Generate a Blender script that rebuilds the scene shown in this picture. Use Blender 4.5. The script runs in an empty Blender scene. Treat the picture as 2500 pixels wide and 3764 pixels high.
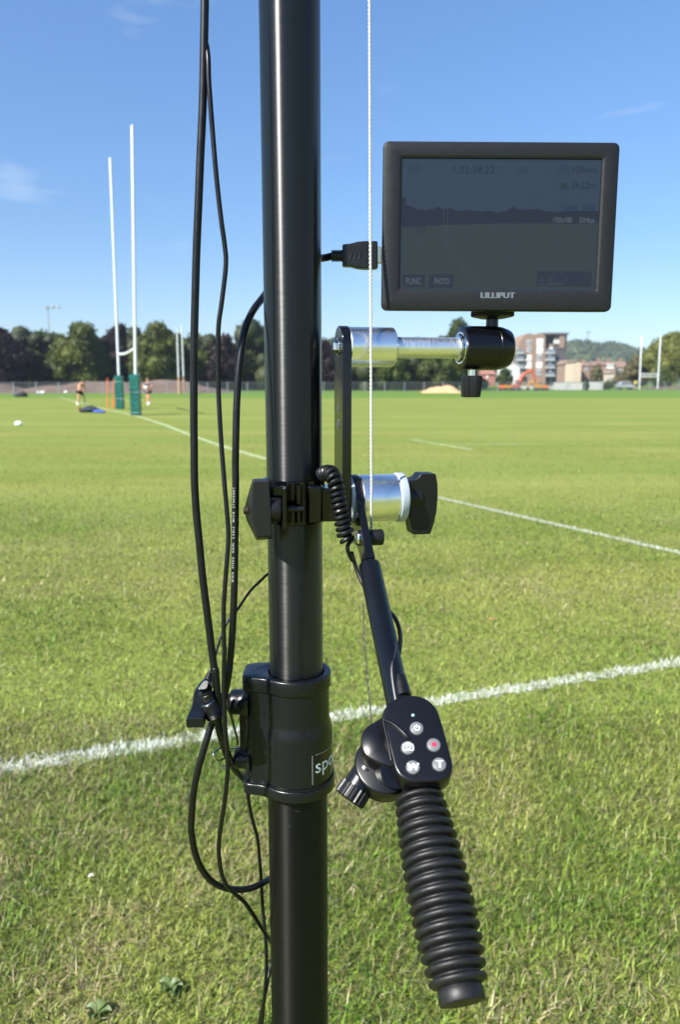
import bpy, bmesh, math, random
import numpy as np
from mathutils import Vector, Matrix, Quaternion
R_ = math.radians
random.seed(7); RNG = np.random.default_rng(7)
SC = bpy.context.scene; COL = SC.collection

# ------------------------------------------------------------------ camera, sky, sun, exposure
F, PITCH, EYE = 2800.0, R_(9.77), Vector((0, 0, 1.57))
cd = bpy.data.cameras.new('camera'); cam = bpy.data.objects.new('camera', cd); COL.objects.link(cam)
cam.location = EYE; cam.rotation_euler = (R_(90) - PITCH, 0, 0)
cd.sensor_fit = 'VERTICAL'; cd.sensor_height = 36; cd.sensor_width = 36; cd.lens = 36 * F / 3764
cd.clip_start = .02; cd.clip_end = 6000
cd.dof.use_dof = True; cd.dof.focus_distance = .575; cd.dof.aperture_fstop = 11.5
SC.camera = cam
SUN_AZ, SUN_EL = R_(229), R_(41)            # clockwise from +Y: behind the camera, to its left
to_sun = Vector((math.sin(SUN_AZ) * math.cos(SUN_EL), math.cos(SUN_AZ) * math.cos(SUN_EL), math.sin(SUN_EL)))
sd = bpy.data.lights.new('sun', 'SUN'); sd.energy = 5.0; sd.angle = R_(.53); sd.color = (1, .96, .89)
sun = bpy.data.objects.new('sun', sd); COL.objects.link(sun); sun.location = (0, 0, 50)
sun.rotation_euler = to_sun.to_track_quat('Z', 'Y').to_euler()
EXPO = 1.2; HAZE = .00022
SC.view_settings.view_transform = 'Standard'; SC.view_settings.look = 'None'
SC.view_settings.exposure = EXPO; SC.view_settings.gamma = 1; SC.view_settings.use_curve_mapping = False
SC.cycles.use_denoising = True; SC.cycles.max_bounces = 6; SC.cycles.transparent_max_bounces = 8
SC.cycles.sample_clamp_indirect = 6
W = bpy.data.worlds.new('World'); SC.world = W; W.use_nodes = True
wn, wl = W.node_tree.nodes, W.node_tree.links
bg = wn['Background']; bg.inputs[1].default_value = .0766
sky = wn.new('ShaderNodeTexSky'); sky.sky_type = 'NISHITA'; sky.sun_disc = False
sky.sun_elevation = SUN_EL; sky.sun_rotation = SUN_AZ
sky.air_density = 1.0; sky.dust_density = .15; sky.ozone_density = 3.0; sky.altitude = 50
tc = wn.new('ShaderNodeTexCoord')
mp = wn.new('ShaderNodeMapping'); mp.inputs['Scale'].default_value = (1.6, 1.6, 7.5); mp.inputs['Rotation'].default_value = (0, .12, .4)
mp.inputs['Location'].default_value = (.35, 1.7, .1)
n1 = wn.new('ShaderNodeTexNoise'); n1.inputs['Scale'].default_value = 2.4; n1.inputs['Detail'].default_value = 7; n1.inputs['Roughness'].default_value = .58
r1 = wn.new('ShaderNodeValToRGB'); r1.color_ramp.elements[0].position = .63; r1.color_ramp.elements[1].position = .86
r1.color_ramp.elements[0].color = (0, 0, 0, 1); r1.color_ramp.elements[1].color = (.42, .42, .42, 1)
mx = wn.new('ShaderNodeMix'); mx.data_type = 'RGBA'; mx.inputs['B'].default_value = (5.2, 5.9, 6.6, 1)
tint = wn.new('ShaderNodeMix'); tint.data_type = 'RGBA'; tint.blend_type = 'MULTIPLY'; tint.inputs['Factor'].default_value = 1
sx_n = wn.new('ShaderNodeSeparateXYZ'); er = wn.new('ShaderNodeValToRGB'); wl.new(tc.outputs['Generated'], sx_n.inputs[0]); wl.new(sx_n.outputs['Z'], er.inputs[0])
er.color_ramp.elements[0].position = 0; er.color_ramp.elements[0].color = (.68, .74, .86, 1)            # the camera's deeper blue
e_ = er.color_ramp.elements.new(.17); e_.color = (.67, .80, .94, 1); e_ = er.color_ramp.elements[2]; e_.position = .42; e_.color = (.80, 1.0, 1.17, 1)
wl.new(er.outputs[0], tint.inputs['B'])
wl.new(tc.outputs['Generated'], mp.inputs[0]); wl.new(mp.outputs[0], n1.inputs['Vector']); 
prev = n1.outputs['Fac']
for c_, w_, amt in (((100, 590), .0006, .095), ((60, 735), .0004, .10), ((265, 778), .0004, .12), ((640, 20), .003, .10), ((1240, 260), .003, .09)):
    dv_ = Vector(((c_[0] - 1250) / F, 0, 0)) + Vector((0, math.cos(PITCH), -math.sin(PITCH))) + Vector((0, math.sin(PITCH), math.cos(PITCH))) * ((1882 - c_[1]) / F); dv_.normalize()
    dp = wn.new('ShaderNodeVectorMath'); dp.operation = 'DOT_PRODUCT'; dp.inputs[1].default_value = dv_; wl.new(tc.outputs['Generated'], dp.inputs[0])   # a wisp of cloud standing in that part of the sky
    mr_ = wn.new('ShaderNodeMapRange'); mr_.interpolation_type = 'SMOOTHSTEP'; mr_.inputs['From Min'].default_value = 1 - w_ * 2.5; mr_.inputs['From Max'].default_value = 1; mr_.inputs['To Max'].default_value = amt; wl.new(dp.outputs['Value'], mr_.inputs[0])
    ad = wn.new('ShaderNodeMath'); wl.new(prev, ad.inputs[0]); wl.new(mr_.outputs[0], ad.inputs[1]); prev = ad.outputs[0]
wl.new(prev, r1.inputs[0])
wl.new(sky.outputs[0], tint.inputs['A']); wl.new(tint.outputs['Result'], mx.inputs['A'])
wl.new(r1.outputs[0], mx.inputs['Factor']); wl.new(mx.outputs['Result'], bg.inputs[0])

# ------------------------------------------------------------------ measuring helpers
FW = Vector((0, math.cos(PITCH), -math.sin(PITCH))); UP = Vector((0, math.sin(PITCH), math.cos(PITCH)))
def ray(p): return FW + Vector((1, 0, 0)) * ((p[0] - 1250) / F) + UP * ((1882 - p[1]) / F)
def at(p, Y):                                   # the point seen at photo position p that lies Y metres ahead
    d = ray(p); return EYE + d * (Y / d.y)
def onplane(p, o, n):
    d = ray(p); return EYE + d * ((o - EYE).dot(n) / d.dot(n))
def ground(p, z=0.0):
    d = ray(p); return EYE + d * ((z - EYE.z) / d.z)
def oncyl(p, ax, ay, r):
    d = ray(p); a = d.x**2 + d.y**2; b = -2 * (ax * d.x + ay * d.y); c = ax**2 + ay**2 - r * r
    t = (-b - math.sqrt(max(b * b - 4 * a * c, 0))) / (2 * a); return EYE + d * t
def crop(x0, y0, k): return lambda x, y: (x0 + x / k, y0 + y / k)
c1 = crop(1150, 450, 1.3067); c2 = crop(1150, 1100, 1.96); c3 = crop(1150, 2000, 1.96); c4 = crop(1350, 2800, 2.449)
c5 = crop(650, 1650, 2.6133); c6 = crop(650, 2350, 2.6133); c7 = crop(650, 2900, 2.6133); p5 = crop(660, 2440, 5.6)
ct = crop(650, 0, 2.6133)

# ------------------------------------------------------------------ materials
def lin(c): return tuple(((v / 255 + .055) / 1.055) ** 2.4 if v > 10.3 else v / 255 / 12.92 for v in c)
def mat(name, col, rough=.5, metal=0, spec=.5, var=0, vscale=8, bump=0, bscale=60, stretch=(1, 1, 1), rvar=0, emit=None, coat=0, trans=0, col2=None, coords='Object', aniso=0, dust_glint=None):
    m = bpy.data.materials.new(name); m.use_nodes = True
    N, L = m.node_tree.nodes, m.node_tree.links; b = N['Principled BSDF']
    b.inputs['Base Color'].default_value = (*col, 1); b.inputs['Roughness'].default_value = rough
    b.inputs['Metallic'].default_value = metal; b.inputs['Specular IOR Level'].default_value = spec
    b.inputs['Coat Weight'].default_value = coat; b.inputs['Coat Roughness'].default_value = .12
    if aniso:
        b.inputs['Anisotropic'].default_value = aniso; b.inputs['Anisotropic Rotation'].default_value = .25; tg = N.new('ShaderNodeTangent'); tg.direction_type = 'RADIAL'; tg.axis = 'Z'; L.new(tg.outputs[0], b.inputs['Tangent'])
    if emit:
        b.inputs['Emission Color'].default_value = (*emit, 1); b.inputs['Emission Strength'].default_value = 1
    if var or bump or rvar or col2 or dust_glint:
        t = N.new('ShaderNodeTexCoord'); mpn = N.new('ShaderNodeMapping'); mpn.inputs['Scale'].default_value = stretch
        L.new(t.outputs[coords], mpn.inputs[0])
    if var or col2:
        nz = N.new('ShaderNodeTexNoise'); nz.inputs['Scale'].default_value = vscale; nz.inputs['Detail'].default_value = 5
        L.new(mpn.outputs[0], nz.inputs['Vector'])
        rp = N.new('ShaderNodeValToRGB'); rp.color_ramp.elements[0].position = .32; rp.color_ramp.elements[1].position = .68
        a = col2 or tuple(min(1, c * (1 + var)) for c in col); z = col if col2 else tuple(c * (1 - var) for c in col)
        rp.color_ramp.elements[0].color = (*z, 1); rp.color_ramp.elements[1].color = (*a, 1)
        L.new(nz.outputs['Fac'], rp.inputs[0]); L.new(rp.outputs[0], b.inputs['Base Color'])
    if dust_glint:                                     # sparse specks and fine scuffs; on castings, painted sparkle
        nd = N.new('ShaderNodeTexNoise'); nd.inputs['Scale'].default_value = dust_glint[0]; nd.inputs['Detail'].default_value = 3; nd.inputs['Roughness'].default_value = .7; td = N.new('ShaderNodeTexCoord'); md = N.new('ShaderNodeMapping'); md.inputs['Scale'].default_value = dust_glint[3]
        L.new(td.outputs[coords], md.inputs[0]); L.new(md.outputs[0], nd.inputs['Vector'])
        rd = N.new('ShaderNodeMapRange'); rd.inputs['From Min'].default_value = dust_glint[1]; rd.inputs['From Max'].default_value = dust_glint[1] + .07; rd.inputs['To Max'].default_value = .8; L.new(nd.outputs['Fac'], rd.inputs[0])
        xd = N.new('ShaderNodeMix'); xd.data_type = 'RGBA'; xd.inputs['B'].default_value = (dust_glint[2],) * 3 + (1,); L.new(rd.outputs[0], xd.inputs['Factor'])
        if b.inputs['Base Color'].is_linked: L.new(b.inputs['Base Color'].links[0].from_socket, xd.inputs['A'])
        else: xd.inputs['A'].default_value = (*col, 1)
        L.new(xd.outputs['Result'], b.inputs['Base Color'])
    if rvar:
        nr = N.new('ShaderNodeTexNoise'); nr.inputs['Scale'].default_value = bscale * .4; nr.inputs['Detail'].default_value = 6
        L.new(mpn.outputs[0], nr.inputs['Vector'])
        mr = N.new('ShaderNodeMapRange'); mr.inputs['To Min'].default_value = max(.02, rough - rvar); mr.inputs['To Max'].default_value = rough + rvar
        mr.inputs['From Min'].default_value = .3; mr.inputs['From Max'].default_value = .7
        L.new(nr.outputs['Fac'], mr.inputs[0]); L.new(mr.outputs[0], b.inputs['Roughness'])
    if bump:
        nb = N.new('ShaderNodeTexNoise'); nb.inputs['Scale'].default_value = bscale; nb.inputs['Detail'].default_value = 4
        L.new(mpn.outputs[0], nb.inputs['Vector'])
        bp = N.new('ShaderNodeBump'); bp.inputs['Strength'].default_value = bump; bp.inputs['Distance'].default_value = .02 / max(1, bscale / 20)
        L.new(nb.outputs['Fac'], bp.inputs['Height']); L.new(bp.outputs[0], b.inputs['Normal'])
    if trans:
        tr = N.new('ShaderNodeBsdfTranslucent'); ms = N.new('ShaderNodeMixShader'); ms.inputs[0].default_value = trans
        src = b.inputs['Base Color'].links[0].from_socket if b.inputs['Base Color'].is_linked else None
        if src: L.new(src, tr.inputs[0])
        else: tr.inputs[0].default_value = (*col, 1)
        L.new(b.outputs[0], ms.inputs[1]); L.new(tr.outputs[0], ms.inputs[2]); L.new(ms.outputs[0], N['Material Output'].inputs[0])
    return m
def screen_mat(name, rgb):                       # what the lit panel shows; the exposure is divided out
    k = 1.0 / 2 ** EXPO
    return mat(name, (.004, .004, .004), .30, 0, .05, emit=tuple(v * k for v in lin(rgb)))

M = {}
M['tube'] = mat('black_anodised_tube', (.0030, .0034, .0044), .35, .0, .58, bump=.02, bscale=900, stretch=(.15, .15, 2.0), rvar=.04, aniso=.94, dust_glint=(210, .70, .035, (1, 1, .45)))
M['tube_low'] = mat('black_brushed_tube', (.0018, .0018, .0018), .36, .0, .25, bump=.10, bscale=1500, stretch=(.10, .10, 2.2), rvar=.02, aniso=.93, dust_glint=(260, .67, .04, (.5, .5, 1.4)))
M['cast'] = mat('black_textured_casting', (.0046, .0054, .0074), .29, 0, .36, bump=.18, bscale=1300, rvar=.05, dust_glint=(900, .73, .14, (1, 1, 1)))  # pale specks put the casting's sunlit sparkle into the colour
M['plastic'] = mat('black_plastic', (.0042, .0042, .0048), .38, 0, .42, bump=.06, bscale=500, rvar=.06)
M['knob'] = mat('black_rough_plastic', (.0050, .0050, .0056), .42, 0, .36, bump=.16, bscale=1100, rvar=.06, dust_glint=(900, .70, .12, (1, 1, 1)))
M['gloss'] = mat('black_gloss_metal', (.0018, .0018, .0022), .14, 0, .45, rvar=.04, bscale=120)
M['plate'] = mat('black_anodised_plate', (.0035, .0035, .0042), .18, 0, .5, bump=.03, bscale=300, rvar=.05)
M['satin'] = mat('black_satin_metal', (.0022, .0022, .0034), .26, .0, .45, rvar=.04, bscale=150)
M['alu'] = mat('turned_aluminium', (.90, .90, .91), .29, 1, rvar=.04, bscale=200, var=.04, vscale=60)
M['alu2'] = mat('brushed_aluminium', (.90, .90, .90), .40, 1, bump=.05, bscale=420, stretch=(9, 1, 1), rvar=.08)
M['chrome'] = mat('zinc_plated_steel', (.74, .77, .80), .14, 1, rvar=.05, bscale=90)
M['rust'] = mat('browned_steel_thread', (.10, .075, .06), .45, .8, var=.3, vscale=200)
M['nylon'] = mat('white_nylon', (.34, .385, .44), .38, 0, .5, bump=.03)
M['rope'] = mat('white_twisted_cord', (.46, .46, .45), .5, 0, .3, var=.1, vscale=300)
M['wire'] = mat('dark_steel_wire', (.09, .085, .075), .4, .7)
M['cable'] = mat('black_pvc_cable', (.0034, .0037, .0046), .40, 0, .34, var=.2, vscale=30, bump=.03, bscale=400, rvar=.06)
M['rubber'] = mat('black_rubber', (.0062, .0062, .0068), .50, 0, .45, bump=.10, bscale=600, rvar=.07, var=.2, vscale=60, dust_glint=(420, .69, .05, (1, 1, 1)))
M['bezel'] = mat('dark_grey_bezel', (.0086, .0088, .0098), .46, 0, .35, bump=.06, bscale=900, rvar=.05)
M['shell'] = mat('black_satin_shell', (.0030, .0031, .0044), .30, 0, .45, bump=.02, bscale=500)
M['button'] = mat('pale_grey_button', (.125, .135, .14), .42, 0, .4, bump=.03, bscale=300)
M['white'] = mat('white_print', (.80, .81, .82), .5, 0, .3)
M['print'] = mat('pale_cable_print', (.42, .44, .46), .55, 0, .3)
M['dimprint'] = mat('worn_cable_print', (.13, .14, .15), .55, 0, .3)
M['brand'] = mat('grey_print', (.13, .15, .175), .45)
M['red'] = mat('red_print', (.78, .02, .06), .5)
M['led'] = mat('green_led', (.25, .42, .42), .2, coat=.6)
M['gold'] = mat('connector_shell', (.68, .60, .42), .25, 1)
M['label'] = mat('black_label', (.006, .006, .006), .22, 0, .5)
M['goal'] = mat('white_goal_paint', (.58, .61, .63), .35, 0, .5, var=.04, vscale=2)
M['pad'] = mat('green_vinyl_pad', (.008, .090, .074), .24, 0, .6, bump=1.0, bscale=4.5, var=.25, vscale=4)
M['orange'] = mat('orange_plastic', (.78, .16, .025), .4, var=.1)
M['skin'] = mat('skin', (.56, .28, .17), .5, 0, .4, var=.12, vscale=9)
M['hair'] = mat('dark_hair', (.025, .017, .012), .6)
M['black_cloth'] = mat('black_cloth', (.012, .012, .015), .85, var=.3)
M['grey_cloth'] = mat('grey_cloth', (.07, .075, .085), .85, var=.3)
M['white_cloth'] = mat('white_cloth', (.78, .76, .76), .8, var=.06)
M['blue_cloth'] = mat('blue_cloth', (.055, .10, .42), .8, var=.2)
M['navy_cloth'] = mat('navy_cloth', (.012, .020, .045), .8, var=.3)
M['red_cloth'] = mat('red_cloth', (.25, .03, .025), .8, var=.2)
M['hivis'] = mat('yellow_cloth', (.75, .72, .04), .8, var=.1)
M['ball'] = mat('white_ball', (.80, .80, .78), .4, var=.05)
M['steel'] = mat('galvanised_steel', (.30, .32, .34), .45, .6, var=.15, vscale=3)
M['mesh'] = mat('grey_fence_wire', (.16, .17, .175), .5, .5)
M['floodpole'] = mat('grey_painted_steel', (.32, .36, .38), .5, .3)
M['bark'] = mat('bark', (.06, .045, .033), .9, var=.3, vscale=5, bump=.6, bscale=20)
M['leaf_green'] = mat('green_leaves', (.030, .050, .008), .55, 0, .25, vscale=.32, col2=(.108, .126, .023), trans=.2)
M['leaf_dark'] = mat('dark_green_leaves', (.024, .040, .008), .55, 0, .25, vscale=.32, col2=(.080, .104, .020), trans=.18)
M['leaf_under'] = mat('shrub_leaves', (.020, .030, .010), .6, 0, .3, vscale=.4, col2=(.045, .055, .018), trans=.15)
M['leaf_purple'] = mat('purple_leaves', (.011, .0065, .0075), .55, 0, .2, vscale=.4, col2=(.024, .014, .013), trans=.1)
M['leaf_lime'] = mat('yellow_green_leaves', (.085, .105, .018), .55, 0, .35, vscale=.25, col2=(.185, .185, .035), trans=.25)
M['leaf_olive'] = mat('olive_leaves', (.085, .078, .030), .6, 0, .3, vscale=.4, col2=(.16, .135, .06), trans=.2)
M['leaf_wood'] = mat('woodland_leaves', (.032, .052, .020), .6, 0, .3, vscale=.02, col2=(.078, .098, .034), trans=.15)
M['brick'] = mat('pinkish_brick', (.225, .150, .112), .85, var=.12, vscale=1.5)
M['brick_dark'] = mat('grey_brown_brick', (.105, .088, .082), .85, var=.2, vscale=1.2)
M['wing_shade'] = mat('shaded_wing_wall', (.065, .06, .065), .8, var=.15, vscale=.6)  # the side wing's shade, put into its wall colour
M['render'] = mat('cream_render', (.44, .355, .265), .8, var=.08, vscale=.7)
M['whitewall'] = mat('white_render', (.52, .52, .50), .8, var=.08, vscale=.6)
M['roof'] = mat('brown_tiled_roof', (.20, .13, .10), .85, var=.2, vscale=2)
M['redroof'] = mat('red_tiled_roof', (.30, .125, .09), .85, var=.2, vscale=2)
M['blind'] = mat('white_window_blind', (.62, .61, .57), .5)
M['glass'] = mat('window_glass', (.14, .16, .20), .08, 0, .8, var=.2, vscale=.8)
M['frame'] = mat('white_window_frame', (.72, .73, .74), .5)
M['balcony'] = mat('pale_balcony_panel', (.30, .315, .325), .35, var=.15, vscale=1)
M['recess'] = mat('recess_shade', (.045, .05, .05), .8)  # shade inside the balcony bay and plate holes, put into the colour
M['hoard'] = mat('white_site_hoarding', (.48, .475, .45), .7, var=.1, vscale=.6)
M['digger_red'] = mat('red_orange_paint', (.42, .085, .035), .55, var=.1)
M['digger_yel'] = mat('amber_paint', (.48, .215, .03), .55, var=.12)
M['track'] = mat('dark_rubber_track', (.03, .028, .026), .8)
M['sand'] = mat('orange_sand', (.46, .30, .155), .95, var=.15, vscale=2, bump=.5, bscale=8)
M['earth'] = mat('brown_earth', (.140, .092, .066), .95, var=.22, vscale=.6, bump=.5, bscale=3)
M['paint_line'] = mat('white_line_paint', (.13, .16, .05), .9, vscale=40, col2=(.40, .43, .33))
M['paint_faded'] = mat('faded_line_paint', (.22, .28, .10), .9, vscale=3, col2=(.36, .41, .22))
M['faint_line'] = mat('worn_line_paint', (.19, .25, .075), .9, vscale=3, col2=(.30, .34, .16))
M['weed'] = mat('broad_weed_leaf', (.08, .13, .035), .5, 0, .4, vscale=30, col2=(.15, .20, .065), trans=.2)
M['dry'] = mat('dry_leaf', (.33, .12, .07), .8, var=.2)
M['pale'] = mat('pale_dry_leaf', (.55, .50, .38), .8, var=.2)

# ------------------------------------------------------------------ mesh helpers
class G:
    """collects one part's surface in world coordinates"""
    def __init__(s): s.v = []; s.f = []
    def add(s, vs, fs):
        n = len(s.v); s.v += [Vector(v) for v in vs]; s.f += [tuple(i + n for i in f) for f in fs]; return s
    def box(s, c, half, ax=None):
        ax = ax or (Vector((1, 0, 0)), Vector((0, 1, 0)), Vector((0, 0, 1))); c = Vector(c)
        vs = [c + ax[0] * half[0] * i + ax[1] * half[1] * j + ax[2] * half[2] * k for i in (-1, 1) for j in (-1, 1) for k in (-1, 1)]
        return s.add(vs, [(0, 1, 3, 2), (4, 6, 7, 5), (0, 4, 5, 1), (2, 3, 7, 6), (0, 2, 6, 4), (1, 5, 7, 3)])
    def beam(s, a, b, w, h=None, side=None):
        a, b = Vector(a), Vector(b); d = (b - a); L = d.length; d.normalize(); h = h or w
        x = (side or (Vector((0, 0, 1)) if abs(d.z) < .9 else Vector((0, 1, 0)))).cross(d).normalized(); y = d.cross(x)
        return s.box((a + b) / 2, (w / 2, h / 2, L / 2), (x, y, d))
    def rings(s, rings, cap0=True, cap1=True):
        n = len(rings[0]); vs = [p for r in rings for p in r]; fs = []
        for i in range(len(rings) - 1):
            for j in range(n):
                a, b = i * n + j, i * n + (j + 1) % n
                fs.append((a, b, b + n, a + n))
        if cap0: fs.append(tuple(range(n - 1, -1, -1)))
        if cap1: fs.append(tuple(range((len(rings) - 1) * n, len(rings) * n)))
        return s.add(vs, fs)
    def tube(s, path, r, seg=10, cap=True):
        path = [Vector(p) for p in path]; n = len(path)
        rs = [r] * n if not isinstance(r, (list, tuple)) else r
        T = [(path[min(i + 1, n - 1)] - path[max(i - 1, 0)]).normalized() for i in range(n)]
        x = T[0].orthogonal().normalized(); rings = []
        for i in range(n):
            if i:
                q = T[i - 1].rotation_difference(T[i]); x = q @ x; x = (x - T[i] * x.dot(T[i])).normalized()
            y = T[i].cross(x)
            rings.append([path[i] + (x * math.cos(2 * math.pi * k / seg) + y * math.sin(2 * math.pi * k / seg)) * rs[i] for k in range(seg)])
        return s.rings(rings, cap, cap)
    def lathe(s, prof, o, axis, seg=32, flute=None, cap=(True, True)):
        """prof: (distance along axis, radius); flute(k, i) scales a radius"""
        axis = Vector(axis).normalized(); x = axis.orthogonal().normalized()
        if abs(axis.z) < .99: x = Vector((0, 0, 1)) - axis * axis.z; x.normalize()
        y = axis.cross(x); o = Vector(o)
        rings = [[o + axis * d + (x * math.cos(2 * math.pi * k / seg) + y * math.sin(2 * math.pi * k / seg)) * r * (flute(k, i) if flute else 1) for k in range(seg)] for i, (d, r) in enumerate(prof)]
        return s.rings(rings, *cap)
    def prism(s, front, back):
        return s.rings([[Vector(p) for p in front], [Vector(p) for p in back]])
    def ball(s, c, rad, nu=12, nv=8):
        c = Vector(c); rad = rad if isinstance(rad, (tuple, list)) else (rad,) * 3
        rings = []
        for i in range(1, nv):
            a = math.pi * i / nv
            rings.append([c + Vector((rad[0] * math.sin(a) * math.cos(2 * math.pi * k / nu), rad[1] * math.sin(a) * math.sin(2 * math.pi * k / nu), -rad[2] * math.cos(a))) for k in range(nu)])
        return s.rings(rings)

def obj(name, g, m, parent=None, bevel=0, sharp=38, loc=None, smooth=True):
    me = bpy.data.meshes.new(name)
    org = Vector((0, 0, 0))
    p = parent
    while p is not None: org = org + p.location; p = p.parent
    if loc is not None: loc = Vector(loc); org = org + loc
    me.from_pydata([tuple(v - org) for v in g.v], [], g.f)
    bm = bmesh.new(); bm.from_mesh(me); bmesh.ops.recalc_face_normals(bm, faces=bm.faces); bm.to_mesh(me); bm.free()
    if smooth:
        me.shade_smooth(); me.set_sharp_from_angle(angle=R_(sharp))
    me.materials.append(m)
    o = bpy.data.objects.new(name, me); COL.objects.link(o)
    if loc is not None: o.location = loc
    if parent is not None: o.parent = parent
    if bevel:
        b = o.modifiers.new('bevel', 'BEVEL'); b.width = bevel; b.segments = 2; b.limit_method = 'ANGLE'; b.angle_limit = R_(32); b.harden_normals = True
    return o
def tag(o, label=None, cat=None, group=None, kind=None):
    if label: o['label'] = label
    if cat: o['category'] = cat
    if group: o['group'] = group
    if kind: o['kind'] = kind
    return o
def thing(name, loc, label, cat, group=None):
    o = bpy.data.objects.new(name, None); COL.objects.link(o); o.location = Vector(loc); o.empty_display_size = .05
    return tag(o, label, cat, group)
def dup(root, loc, label=None, name=None):
    def cp(o, par):
        c = o.copy(); COL.objects.link(c)
        if par: c.parent = par
        for ch in list(o.children): cp(ch, c)
        return c
    r = cp(root, None); r.location = Vector(loc)
    if label: r['label'] = label
    return r
def crv(pts, per=8):                             # Catmull-Rom through 3-D points
    P = [Vector(p) for p in pts]; P = [P[0] * 2 - P[1]] + P + [P[-1] * 2 - P[-2]]; out = []
    for i in range(1, len(P) - 2):
        a, b, c, d = P[i - 1:i + 3]
        for k in range(per):
            t = k / per
            out.append(.5 * ((2 * b) + (c - a) * t + (2 * a - 5 * b + 4 * c - d) * t * t + (3 * b - a - 3 * c + d) * t ** 3))
    out.append(P[-2]); return out
def smoothed(path, n=3):
    for _ in range(n):
        path = [path[0]] + [(path[i - 1] + path[i] * 2 + path[i + 1]) / 4 for i in range(1, len(path) - 1)] + [path[-1]]
    return path
def text_geo(txt, size, align='LEFT', space=1.0, res=3):
    cu = bpy.data.curves.new('lettering', 'FONT'); cu.body = txt; cu.size = size; cu.align_x = align; cu.space_character = space; cu.resolution_u = res
    o = bpy.data.objects.new('lettering', cu); COL.objects.link(o)
    dg = bpy.context.evaluated_depsgraph_get(); me = o.evaluated_get(dg).to_mesh()
    vs = [v.co.copy() for v in me.vertices]; fs = [tuple(p.vertices) for p in me.polygons]
    o.evaluated_get(dg).to_mesh_clear(); bpy.data.objects.remove(o); bpy.data.curves.remove(cu)
    return vs, fs
def bold(vs, fs, k):                              # a second, shifted copy thickens the strokes
    n = len(vs); return vs + [v + Vector((k, 0, .00001)) for v in vs], fs + [tuple(i + n for i in f) for f in fs]
def flat_text(txt, size, o, ax, ay, n, lift=.0002, align='LEFT', sx=1.0, embolden=0, space=1.0):
    vs, fs = text_geo(txt, size, align, space)
    if embolden: vs, fs = bold(vs, fs, embolden)
    return G().add([o + ax * (v.x * sx) + ay * v.y + n * (lift + v.z) for v in vs], fs)
def round_rect(w, h, r, k=6):
    pts = []
    for cx, cy, a0 in ((w / 2 - r, h / 2 - r, 0), (-w / 2 + r, h / 2 - r, 90), (-w / 2 + r, -h / 2 + r, 180), (w / 2 - r, -h / 2 + r, 270)):
        for i in range(k + 1):
            a = R_(a0 + 90 * i / k); pts.append((cx + r * math.cos(a), cy + r * math.sin(a)))
    return pts
def fillet(poly, r, k=4):
    out = []; n = len(poly)
    for i in range(n):
        p0, p1, p2 = Vector(poly[i - 1]), Vector(poly[i]), Vector(poly[(i + 1) % n])
        a, b = (p0 - p1), (p2 - p1); rr = min(r[i] if isinstance(r, (list, tuple)) else r, a.length * .48, b.length * .48); a.normalize(); b.normalize()
        s, e = p1 + a * rr, p1 + b * rr
        for j in range(k + 1):
            t = j / k; out.append(s * (1 - t) ** 2 + p1 * 2 * t * (1 - t) + e * t * t)
    return out

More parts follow.
